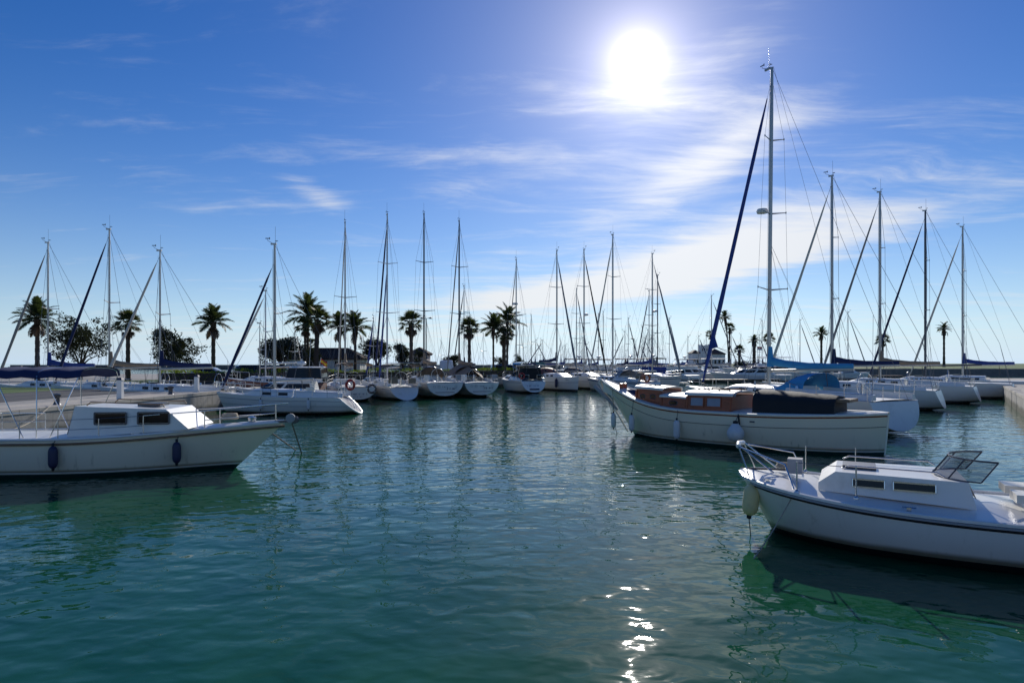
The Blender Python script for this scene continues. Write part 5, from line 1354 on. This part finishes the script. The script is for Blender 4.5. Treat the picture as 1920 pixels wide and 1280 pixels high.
for x, lb in ((-2.6, 'foremost'), (-5.4, 'aftmost')):
    p = hN.at(x, .6, -1); q = hN.at(x, 1.0, -1); fender('blue grey fender on the boat at the left edge, the ' + lb, world_of(rN, (x, min(p.y, q.y) - .11, .58)), .58, .11, world_of(rN, (x, q.y, q.z + .02)), 'navy_vinyl', group='fenders on the boat at the left edge')
for s_ in (1, -1):
    b = MB(); b.tube([hN.pt(k / 24, 1, s_) + Vector((0, .02 * s_, -.10)) for k in range(25)], .035, 6); b.build('rub_rail', M['teak'], rN, 60)
bimini(rN, -7.2, -5.0, 1.05, 2.75, 1.0, 'navy')
for k, (dx, py, wh) in enumerate(((566, 848, 'the outer one'), (556, 842, 'the inner one'))):
    line('dark anchor line from the bow at the left edge into the water, ' + wh, [world_of(rN, ((.22, 0, 1.25) if k == 0 else (-.35, 0, .98))), P(dx, py, dwater(py)) + Vector((0, 0, -.05))], .02)

# motor yacht with dark hardtop behind the white sloop
rY, hY = motoryacht('white motor yacht with dark glazed hardtop and radar, behind the white sloop', (lat(532, 43.5), 43.5), math.radians(94), 7.8, F=1.05, hm='white', fly=False, hardtop=False, k=.75, arch=False)
b = MB(); zc = 2.02
def hard(b, z, g=1.0):
    return [Vector((x * g, y * g, z)) for x, y in ((-2.75, 1.1), (-1.0, 1.1), (-.35, .8), (-.2, 0), (-.35, -.8), (-1.0, -1.1), (-2.75, -1.1))]
r0, r1 = hard(b, zc), [Vector(((p.x + 1.5) * .88 - 1.55, p.y * .93, zc + .66)) for p in hard(b, zc)]
b.loft([r0, r1], True, False); hs_ = b.build('glazed_screen', M['glass'], rY, 0)
for p, q in zip(r0, r1):
    b = MB(); b.tube([p * 1.003, q * 1.003], .035, 6); b.build('screen_pillar', M['alud'], rY, 60)
b = MB(); b.loft([[p + Vector((0, 0, .0)) for p in r1], [Vector((p.x * 1.02, p.y * 1.05, p.z + .04)) for p in r1], [Vector(((p.x + 1.5) * .93 - 1.5, p.y * .9, p.z + .10)) for p in r1]], True, True); b.build('hardtop', M['gel'], rY, 40)
b = MB(); b.lathe([(.05, 0), (.07, .12), (.28, .16), (.31, .26), (.25, .36), (.05, .40)], 14, Matrix.Translation((-1.2, 0, zc + .74))); b.lathe([(.03, .4), (.05, .5), (.02, .55)], 8, Matrix.Translation((-1.2, 0, zc + .74))); b.build('radar_dome', M['gel'], rY, 60)
b = MB(); b.tube([(-1.9, .8, zc + .7), (-2.0, .8, zc + 2.6)], .015, 5); b.build('antenna', M['white_mast'], rY, 60)
# her flag, flying from the hardtop
b = MB(); b.tube([(-2.30, -.2, zc + .6), (-2.45, -.2, zc + 1.38)], .018, 5); st_ = b.build('flag_staff', M['white_mast'], rY, 60)
b = MB(); u0 = Vector((-2.43, -.2, zc + 1.30))
for i in range(8):
    for k in range(4):
        f = lambda i, k: u0 + Vector((-.055 * i, .04 * math.sin(i * 1.1), -.34 * k / 4 - .035 * i + .03 * math.sin(i * .9)))
        b.add([f(i, k), f(i + 1, k), f(i + 1, k + 1), f(i, k + 1)], [(0, 1, 2, 3)], 1 if k in (0, 3) else 0)
b.build('flag', [M['yellow'], M['red_cloth']], st_, 60)

# rust-red hull and neighbours further left
rR, hR = sailboat('old yacht with rust red hull behind the white sloop, at the left edge', (lat(498, 50), 50), math.radians(80), 8.6, zat(545, 50), F=1.5, hm='rust', rail='rust', transomm='rust', mast='white_mast', jib='sail', cover=None, detail=1, spreaders=1, wins=2)
# ------------------------------------------------------------------ yachts further off: hull, cabin, mast, boom, wires
def far_boat(label, mast_px, top_py, d, th_deg, L=None, hm='white', **o):
    Hm = zat(top_py, d); L = L or max(7.5, Hm * .72)
    o.setdefault('spreaders', 2 if Hm > 13 else 1); o.setdefault('detail', 0); o.setdefault('rich', 0); o.setdefault('wire', .012)
    return sailboat(label, (lat(mast_px, d), d), math.radians(th_deg), L, Hm, group='yachts in the farther berths', hm=hm, F=1.15 if L < 11 else 1.3, **o)
far = [
 ('slender mast just right of the tall dark mast over the tan awning', 870, 536, 92, 30, dict(jib='sail_grey', cover='navy')),
 ('yacht with short mast between the date palms and the blue bimini', 974, 601, 104, 200, dict(cover='navy')),
 ('yacht with lowest mast beside the blue bimini mast', 981, 611, 112, 28, dict(cover=None)),
 ('yacht with lone dark mast right of the blue bimini', 996, 591, 118, 24, dict(mast='alud', jib=None, cover='navy')),
 ('yacht with mast and yellow pennant left of the radar mast', 1081, 541, 101, 205, dict(jib='sail_grey', cover='tan')),
 ('yacht with thin mast right of the yellow pennant', 1087, 596, 122, 205, dict()),
 ('yacht whose mast stands left of the pair over the wooden bow', 1122, 588, 108, 210, dict(cover='royal')),
 ('yacht with darker mast of the pair over the wooden bow', 1131, 584, 112, 210, dict(mast='alud')),
 ('yacht with stub mast hugging the tall silver mast over the wooden bow', 1154, 621, 116, 20, dict()),
 ('yacht with mast alone in the gap right of the tall silver mast', 1178, 597, 104, 215, dict(jib='sail_grey', cover='navy')),
 ('yacht with low mast left of the blue covered motor yacht', 1204, 612, 128, 20, dict()),
 ('yacht with grey mast crossing the blue covered motor yacht', 1217, 545, 98, 22, dict(jib='sail_grey', cover='royal')),
 ('yacht with black mast right of the radar mast over the lifebuoy', 1233, 516, 94, 212, dict(mast='alud', jib='sail_grey', cover='grey_canvas')),
 ('yacht with slim mast right of the black one', 1255, 597, 110, 208, dict(jib='sail_grey')),
 ('white yacht in front of the far mole, bow to the right, beneath the tower', 1334, 554, 128, 262, dict(L=13.5, jib='sail_grey', cover=None)),
 ('yacht with slim mast at the right edge beside the far palms', 1429, 601, 124, 100, dict(cover='navy')),
 ('yacht with slim mast left of the dark tree', 487, 606, 55, 88, dict(jib=None)),
 ('yacht with thin mast in front of the dark tree', 553, 616, 62, 30, dict(jib=None, L=7.5)),
 ('yacht with slim mast just right of the white house', 681, 633, 96, 30, dict(L=7.5)),
 ('yacht with blue sail bag between the left palms', 700, 596, 64, 24, dict(jib='royal', L=9)),
 ('small far yacht left of the pink house', 744, 640, 120, 30, dict(L=7.5)),
 ('small far yacht between the fan palms', 827, 640, 122, 30, dict()),
 ('small far yacht beyond the tan awning', 906, 625, 122, 30, dict()),
 ('small far yacht right of the date palms', 1014, 640, 130, 205, dict()),
 ('small far yacht left of the navy sail cover', 1033, 655, 150, 205, dict()),
 ('small far yacht right of the navy sail cover', 1060, 651, 150, 205, dict()),
 ('small far yacht with mast close to the furled grey jib', 1066, 655, 155, 200, dict()),
 ('small far yacht between the silver mast and the lifebuoy', 1166, 650, 150, 205, dict()),
 ('small far yacht left of the lifebuoy mast', 1192, 640, 140, 205, dict()),
 ('small far yacht close behind the slim mast over the dark stripe', 1243, 622, 140, 205, dict()),
 ('far mast beside the flag on the mole', 1441, 625, 150, 95, dict()),
 ('far mast on the mole right of the short palm', 1389, 627, 160, 95, dict()),
]
for lb, px, top, d, th, o in far: far_boat(lb, px, top, d, th, **o)
# yellow pennant on its flag halyard
# farther motor yachts
for lb, px, d, th, L, kw in [
 ('motor yacht under a blue cover, right of the tall silver mast', 1217, 90, 10, 10.5, dict(topm='royal', hood='black', hm='navy')),
 ('white motor yacht with radar mast right of the blue covered one', 1248, 98, 100, 10.0, dict(hardtop=False)),
 ('white flybridge yacht behind the furled grey jib', 1068, 100, 95, 10.5, dict(hood='navy')),
 ('white motor yacht behind the black furled jib', 1108, 106, 95, 10.0, dict(hood='brown')),
 ('motor yacht with grey awning left of the lifebuoy', 1165, 96, 100, 10.5, dict(hood='grey_canvas')),
 ('low white motor boat left of the tower house', 1196, 84, 95, 8.5, dict(fly=False, hardtop=False, hood='tan')),
 ('white motor yacht lying below the white tower house', 1352, 143, 262, 15, dict(F=1.5)),
 ('big white motor yacht at the right edge, bow to the left', 1432, 118, 82, 15, dict(F=1.6)),
 ('white motor yacht behind the tan sprayhood', 812, 100, 100, 9.5, dict(fly=True, hardtop=False)),
 ('white motor boat behind the blue bimini', 1030, 92, 95, 9.0, dict(fly=False, hardtop=False)),
]:
    motoryacht(lb, (lat(px, d), d), math.radians(th), L, group='motor yachts in the farther berths', **kw)
rnd = random.Random(11); crowd = []
for k in range(18):
    px = rnd.uniform(1150, 1425) if k % 3 else rnd.uniform(1000, 1130); d = rnd.uniform(104, 134)
    if px > 1285: d = rnd.uniform(112, 130)
    crowd.append((px, d, rnd.uniform(618, 650), rnd.choice((20, 205, 95, 265)), rnd.uniform(7, 9.5), rnd.choice(('white', 'white2', 'grey', 'navy', 'blue')), rnd.choice(('navy', 'royal', 'tan', None, 'grey_canvas')), rnd.choice((None, 'sail_grey', 'navy'))))
ORD = ['leftmost', 'second', 'third', 'fourth', 'fifth', 'sixth', 'seventh', 'eighth', 'ninth', 'tenth', 'eleventh', 'twelfth', 'thirteenth', 'fourteenth', 'fifteenth', 'sixteenth', 'seventeenth', 'rightmost']
CN = {'white': 'white', 'white2': 'off-white', 'grey': 'pale grey', 'navy': 'dark blue', 'blue': 'blue striped'}
VN = {'navy': 'navy sail cover', 'royal': 'blue sail cover', 'tan': 'tan sail cover', None: 'bare boom', 'grey_canvas': 'grey sail cover'}
for k, (px, d, top, th, L, hm, cv, jb) in enumerate(sorted(crowd)):
    far_boat('%s far yacht with %s, %s from left in horizon crowd' % (CN[hm], VN[cv], ORD[k]) if 0 < k < 17 else '%s far yacht with %s, %s in horizon crowd' % (CN[hm], VN[cv], ORD[k]), px, top, d, th, L=L, hm=hm, cover=cv, jib=jb)
for k, (px, d, lb, hd_) in enumerate(((1300, 108, 'low white motor yacht left of the blue furled genoa', 'navy'), (1272, 116, 'white motor yacht in front of the low white wall', 'tan'), (1140, 112, 'white motor yacht between the crossing furled jibs and the silver mast', 'grey_canvas'), (1404, 104, 'white motor yacht under the stout palm', 'royal'))):
    motoryacht(lb, (lat(px, d), d), math.radians(95 if k % 2 else 262), 10 + k, group='motor yachts in the farther berths', hood=hd_, fly=k % 2 == 0)
# boats that only the wider picture shows
far_wide = [
 ('yacht with white mast at the near left quay', 300, 470, 43, 88, dict(detail=1, jib='sail', cover='navy', L=10.0, rich=1)),
 ('yacht with navy furled jib left of the white masted one', 205, 430, 47, 88, dict(detail=1, jib='navy', cover='tan', L=10.5, rich=1)),
 ('leftmost yacht by the left quay', 90, 455, 50, 88, dict(detail=1, jib='sail_grey', cover='royal', L=10.5, rich=1)),
 ('yacht right of the tall blue genoa', 1560, 330, 45, 50, dict(detail=1, jib='sail', cover='navy', L=11.5, rich=1)),
 ('yacht with grey furled jib second right of the blue genoa', 1650, 360, 52, 50, dict(detail=1, jib='sail_grey', cover='tan', L=11.5, rich=1)),
 ('yacht with dark mast near the right quay', 1735, 395, 58, 50, dict(mast='alud', jib='navy', L=11.5)),
 ('farthest yacht along the right quay', 1805, 425, 64, 50, dict(jib='sail', cover='royal', L=11.5)),
 ('small far yacht off the mole, left one', 1500, 600, 122, 262, dict(jib='sail_grey')),
 ('small far yacht off the mole, right one', 1590, 585, 118, 262, dict(jib='sail_grey')),
]
for lb, px, top, d, th, o in far_wide: far_boat(lb, px, top, d, th, **o)

# ------------------------------------------------------------------ palms and trees
palm('tall date palm with the widest crown, far left', 577, 76, 552, 'feather', 3.1, .17, nf=26, dead=3, seed=1)
palm('thick trunked fan palm right of the widest date palm', 592, 71, 578, 'fan', 1.85, .28, nf=28, dead=9, seed=2, lean=.25)
palm('thin fan palm under the widest date palm', 572, 74, 594, 'fan', 1.45, .14, nf=26, dead=9, seed=3)
palm('short fan palm low between the dark tree and thick palm trunk', 582, 78, 634, 'fan', 1.2, .14, nf=20, dead=0, seed=4)
palm('date palm left of the white twin mast', 637, 76, 586, 'feather', 2.15, .17, nf=22, dead=3, seed=5, boss=1.9)
palm('date palm right of the white twin mast', 666, 77, 584, 'feather', 2.45, .18, nf=26, dead=3, seed=6, boss=1.9)
palm('lone fan palm with brown skirt in front of the pink house', 771, 74, 586, 'fan', 1.75, .24, nf=28, dead=12, seed=7)
palm('fan palm right of the tan awning mast', 880, 78, 596, 'fan', 1.65, .22, nf=32, dead=10, seed=8, boss=1.8)
palm('slim date palm left of the palm pair', 925, 82, 588, 'feather', 2.3, .14, nf=28, dead=2, seed=9, boss=1.9)
palm('tallest date palm of the pair left of the blue bimini', 951, 88, 573, 'feather', 2.9, .17, nf=26, dead=3, seed=10)
palm('thick fan palm of the pair left of the blue bimini', 945, 84, 612, 'fan', 1.6, .30, nf=30, dead=10, seed=11)
GM = 'palms on the far mole'
palm('tall thin palm leaning on the far mole', 1366, 172, 582, 'feather', 2.3, .20, nf=22, dead=4, base_z=1.9, seed=12, lean=-1.1, group=GM, boss=1.9)
palm('second thin palm beside the leaning one', 1368, 174, 606, 'fan', 1.9, .22, nf=24, dead=6, base_z=1.9, seed=13, group=GM)
palm('short fan palm among the bushes on the far mole', 1386, 160, 647, 'fan', 1.7, .30, nf=24, dead=2, base_z=1.8, seed=14, group=GM)
palm('stout date palm near the flag on the far mole', 1414, 158, 628, 'feather', 1.9, .42, nf=30, dead=4, base_z=1.8, seed=15, group=GM)
palm('fan palm at the right edge of the far mole', 1442, 165, 625, 'fan', 2.0, .30, nf=28, dead=6, base_z=1.8, seed=16, group=GM)
palm('small palm peeping behind the blue furled genoa', 1333, 176, 618, 'fan', 1.8, .2, nf=22, dead=4, base_z=1.9, seed=17, group=GM)
for k, (px, tp, kd) in enumerate(((1540, 612, 'feather'), (1655, 626, 'fan'), (1770, 604, 'feather'))):
    palm(('first', 'second', 'third')[k] + ' palm on the far mole right of the tall mast', px, 165 + 4 * k, tp, kd, 2.3, .3, nf=26, dead=4, base_z=1.8, seed=20 + k, group=GM)
for k, (px, tp, kd, rc) in enumerate(((70, 560, 'feather', 2.6), (240, 585, 'fan', 1.8), (400, 572, 'feather', 2.4))):
    palm(('leftmost', 'middle', 'right')[k] + ' palm of the three behind the left quay', px, 66 + 3 * k, tp, kd, rc, .24, nf=30, dead=5, seed=30 + k)
tree('broad dark tree with forked trunk at the far left', 530, 68, 628, 5.6, fork=1.3, seed=41, clumps=80, n=60, size=.12)
tree('dark leafy tree between the thick palm and the white house', 590, 74, 652, 2.6, fork=.9, seed=42, clumps=30, n=55, trunk_r=.12, size=.11)
tree('dark tree behind the blue furled sails', 708, 76, 634, 4.6, fork=1.4, seed=43, clumps=70, n=60, trunk_r=.16, size=.12)
tree('smaller dark tree left of the lone fan palm', 755, 80, 645, 2.9, fork=1.3, seed=44, clumps=44, n=55, trunk_r=.14, size=.12)
tree('small tree against the roof of the pink house', 786, 80, 651, 1.7, fork=1.6, seed=49, clumps=18, n=40, trunk_r=.08, size=.10)
tree('low dark tree behind the white van', 852, 92, 666, 3.4, fork=.9, seed=45, clumps=36, n=55, trunk_r=.12, size=.12)
tree('low dark tree under the slim date palm', 942, 90, 668, 2.6, fork=.8, seed=46, clumps=26, n=50, trunk_r=.10, size=.11)
tree('reddish green shrubby tree behind the blue bimini', 975, 88, 663, 2.3, fork=.7, seed=47, clumps=26, n=50, trunk_r=.10, m='leaf2', size=.10)
tree('dark tree behind the left quay', 330, 70, 618, 6, fork=1.4, seed=48, clumps=80, n=55)
tree('tall dark tree at the left end of the quay', 150, 72, 604, 7, fork=1.5, seed=50, clumps=90, n=55)
shrub('dark round bush left of the stout palm on the mole', 1398, 157, 3.4, 1.7, 1.78, 61, 'leaf', 'bushes on the far mole', size=.14)
shrub('dark round bush under the short fan palm on the mole', 1384, 158, 3.0, 1.8, 1.78, 62, 'leaf', 'bushes on the far mole', size=.14)
hd = [(lat(px, d), d) for px, d in ((300, 60), (440, 60.5), (520, 62), (620, 65), (720, 69), (830, 75.5), (900, 79.5), (940, 83), (966, 86))]
hedge('trimmed bright green hedge along the quay road', hd, 1.15, 1.0)

# ------------------------------------------------------------------ buildings
yH = 79; hx0, hx1 = lat(536, yH), lat(675, yH); hz1 = zat(672.5, yH)
holes = [(lat(px, yH) - hx0 - .26, lat(px, yH) - hx0 + .26, 1.55 , 2.15) for px in (609, 631, 645.5)]
house('white house with brown tiled hip roof and small windows', hx0, hx1, yH, yH + 4.0, GZ, hz1, zat(654.5, yH + 2.0) - hz1, holes)
b = MB(); b.lathe([(.10, 0), (.12, .1), (.05, .16), (.09, .28), (.02, .45)], 10, Matrix.Translation((lat(657, yH + 2), yH + 2.0, zat(655, yH + 2.0) - .02)))
b.build('chimney', M['plaster'], bpy.data.objects['house'], 40).matrix_parent_inverse = Matrix.Translation(bpy.data.objects['house'].location).inverted()
y2 = 84; ax0, ax1 = lat(768, y2), lat(801, y2); az1 = zat(664, y2)
M['pink'] = mat('pinkish_plaster', (0.52, 0.44, 0.40), .85, var=.08, dirt=(.4, .34, .3))
house('small pinkish house with dark hip roof behind the lone fan palm', ax0, ax1, y2, y2 + 3.2, GZ, az1, zat(653, y2 + 1.6) - az1, [(1.5, 2.1, .02, 1.9)], m='pink', arch=False, over=.25)
# tower house on the far mole
yt = 178; root = thing('tower_house', 'white house with square crenellated tower and tiled roofs on the far mole', 'house', (lat(1330, yt), yt, 1.9), 0); ox = root.location.x
def bxp(name, px0, px1, py_top, y0, y1, m='plaster', parent=root, z0=0.0, holes=()):
    x0, x1 = lat(px0, yt) - ox, lat(px1, yt) - ox; z1 = zat(py_top, yt) - 1.9; b = MB()
    wall_with_holes(b, (x0, y0), (x1, y0), z0, z1, holes); wall_with_holes(b, (x1, y0), (x1, y1), z0, z1, []); wall_with_holes(b, (x1, y1), (x0, y1), z0, z1, []); wall_with_holes(b, (x0, y1), (x0, y0), z0, z1, [])
    b.quad((x0, y0, z1), (x1, y0, z1), (x1, y1, z1), (x0, y1, z1)); return b.build(name, M[m], parent, 0), x0, x1, z1
tw, x0, x1, z1 = bxp('tower', 1314, 1330, 647.5, 0, 2.6, holes=[(.35 + k * .62, .62 + k * .62, 4.55, 5.25) for k in range(3)])
for k in range(3): 
    b = MB(); b.quad((x0 + .35 + k * .62, .2, 4.55), (x0 + .62 + k * .62, .2, 4.55), (x0 + .62 + k * .62, .2, 5.25), (x0 + .35 + k * .62, .2, 5.25)); b.build('window', M['glass'], root, 0)
for cxx in (x0 + .2, x1 - .2):
    for cy in (.2, 2.4):
        b = MB(); b.box((cxx, cy, z1 + .16), (.4, .4, .34)); b.build('battlement', M['plaster'], tw, 0)
for k in range(2): b = MB(); b.tube([(x0 + .4 + k * .9, 1.3, z1), (x0 + .4 + k * .9, 1.3, z1 + 1.6 + .3 * k)], .035, 5); b.build('antenna', M['wire'], tw, 60)
lw, x0, x1, z1 = bxp('wing', 1299, 1313.6, 661.5, .4, 4.5, holes=[(.25, .9, .5, 2.1), (1.2, 1.8, .5, 2.1)])
for k, (a, c) in enumerate(((.25, .9), (1.2, 1.8))): b = MB(); b.quad((x0 + a, .62, .5), (x0 + c, .62, .5), (x0 + c, .62, 2.1), (x0 + a, .62, 2.1)); b.build('window', M['glass'], root, 0)
hip_roof(root, x0, x1, .4, 4.5, z1 + .002, zat(655.5, yt) - zat(661.5, yt), .25, ribs=False)
rw, x0, x1, z1 = bxp('wing', 1330.4, 1361, 663, .5, 5.5, holes=[(.4 + k * 1.1, 1.0 + k * 1.1, .6, 2.0) for k in range(4)])
for k in range(4): b = MB(); b.quad((x0 + .4 + k * 1.1, .72, .6), (x0 + 1.0 + k * 1.1, .72, .6), (x0 + 1.0 + k * 1.1, .72, 2.0), (x0 + .4 + k * 1.1, .72, 2.0)); b.build('window', M['glass'], root, 0)
hip_roof(root, x0, x1, .5, 5.5, z1 + .002, zat(653, yt) - zat(663, yt), .3, ribs=False)
gw = thing('garden_wall', 'low white wall left of the tower house', 'wall', (lat(1290, 172), 172, 1.8), 0)
b = MB(); wx0, wx1 = lat(1277, 172) - gw.location.x, lat(1303, 172) - gw.location.x; b.box(((wx0 + wx1) / 2, 0, .75), (wx1 - wx0, .4, 1.5)); b.build('wall', M['plaster'], gw, 0)
for k in range(3): b = MB(); b.box((wx0 + .4 + k * 1.4, 0, 1.62), (.3, .44, .26)); b.build('merlon', M['plaster'], gw, 0)
fs = thing('flag_staff', 'flagpole with red and white flag beside the stout palm on the mole', 'flagpole', (lat(1420, 150), 150, 1.8), 0)
b = MB(); b.tube([(0, 0, 0), (0, 0, 5.2)], .05, 6); b.build('pole', M['white_mast'], fs, 60)
b = MB()
for i in range(6):
    f = lambda i, k: Vector((-.18 + .18 * (i + 1) - 0, .06 * math.sin(i * 1.2), 5.1 - .42 * k + .03 * math.sin(i)))
    for k in range(2): b.add([f(i, k), f(i + 1, k), f(i + 1, k + 1), f(i, k + 1)], [(0, 1, 2, 3)], k)
b.build('flag', [M['red_cloth'], M['gel']], fs, 60)

# ------------------------------------------------------------------ vehicles and lamps on the quay
car('white van parked behind the hedge, seen from its back', lat(837, 84), 84, math.radians(96), 'van', 'car_white')
car('pale blue car parked beside the palm pair', lat(951, 87), 87, math.radians(18), 'suv', 'car_blue')
car('dark blue car parked under the trees at the far left', lat(484, 64), 64, math.radians(35), 'suv', 'car_dark')
car('silver car parked right of the dark tree trunk', lat(515, 69), 69, math.radians(35), 'car', 'car_silver')
car('white car behind the hedge left of the white van', lat(805, 82), 82, math.radians(40), 'car', 'car_white')
car('silver car behind the left quay', lat(395, 63), 63, math.radians(8), 'car', 'car_silver')
lamp_post('double armed lamp post right of the lone fan palm', lat(799, 80), 80, zat(597, 80) - GZ, 2, arm=.55)
lamp_post('lamp post left of the blue covered motor yacht', lat(1189, 96), 96, zat(635, 96) - 0, 1, z=0, arm=-.3, group='lamp posts')
# floating pontoon under that lamp, with the finger berths of the farther yachts
for lb, x, y, L_, rz in (('grey floating pontoon between the farther berths', 20, 97, 44, .15), ('grey floating pontoon in front of the far mole', 44, 128, 70, .05)):
    pr = thing('pontoon', lb, 'pontoon', (x, y, 0), rz)
    for k in range(int(L_ / 2)):
        o = part('deck_board', M['teak'], pr, lambda b: b.box((-L_ / 2 + 2 * k + 1, 0, .5), (1.96, 2.2, .12)), 0) if k == 0 else inst(o0, pr, Matrix.Translation((2 * k, 0, 0)), 'deck_board')
        if k == 0: o0 = o
    for k in range(4):
        b = MB(); b.box((-L_ / 2 + L_ * (k + .5) / 4, 0, .2), (L_ / 4 - 1, 1.9, .5)); b.build('float', M['concrete'], pr, 0)
# service pedestals and bollards on the left quay
for k, (x, y) in enumerate(((-19.6, 24), (-19.6, 33), (-19.6, 41))):
    r = thing('power_pedestal', ('nearest', 'middle', 'farthest')[k] + ' power pedestal on the left quay', 'pedestal', (x - .6, y, GZ), 0, 'power pedestals on the left quay')
    b = MB(); b.box((0, 0, .5), (.26, .22, 1.0), 0, 0, .9); b.build('cabinet', M['gel'], r, 10)
    b = MB(); b.box((0, 0, 1.05), (.30, .26, .12), 0, 0, .7); b.build('lamp_cap', M['navy_vinyl'], r, 10)
    r = thing('bollard', ('nearest', 'middle', 'farthest')[k] + ' bollard on the left quay', 'bollard', (x + .4, y + 3, GZ + .11), 0, 'bollards on the left quay')
    b = MB(); b.lathe([(.16, 0), (.12, .06), (.10, .30), (.17, .36), (.16, .44), (.04, .48)], 14); b.build('post', M['alud'], r, 60)
line('mooring line from the boat at the left edge to the left quay', [world_of(rN, (-8.2, .8, 1.0)), (-19.2, 27, GZ + .4)], .014, 'rope_light', sag=.3)
# bollards on the near quays
bo = None
for k, (x, y) in enumerate([(24.2, 27.2), (20.2, 20.6), (16.0, 12.5), (31.5, 37.6)]):
    r = thing('bollard', ('bollard on the near quay behind the wooden motorsailer', 'bollard on the near quay, second from the wooden motorsailer', 'bollard on the near quay behind the small motor boat', 'farthest bollard of the near quay')[k], 'bollard', (x, y, 1.05), 0, 'bollards on the near quay')
    b = MB(); b.lathe([(.16, 0), (.12, .06), (.10, .30), (.17, .36), (.16, .44), (.04, .48)], 14); b.build('post', M['alud'], r, 60)
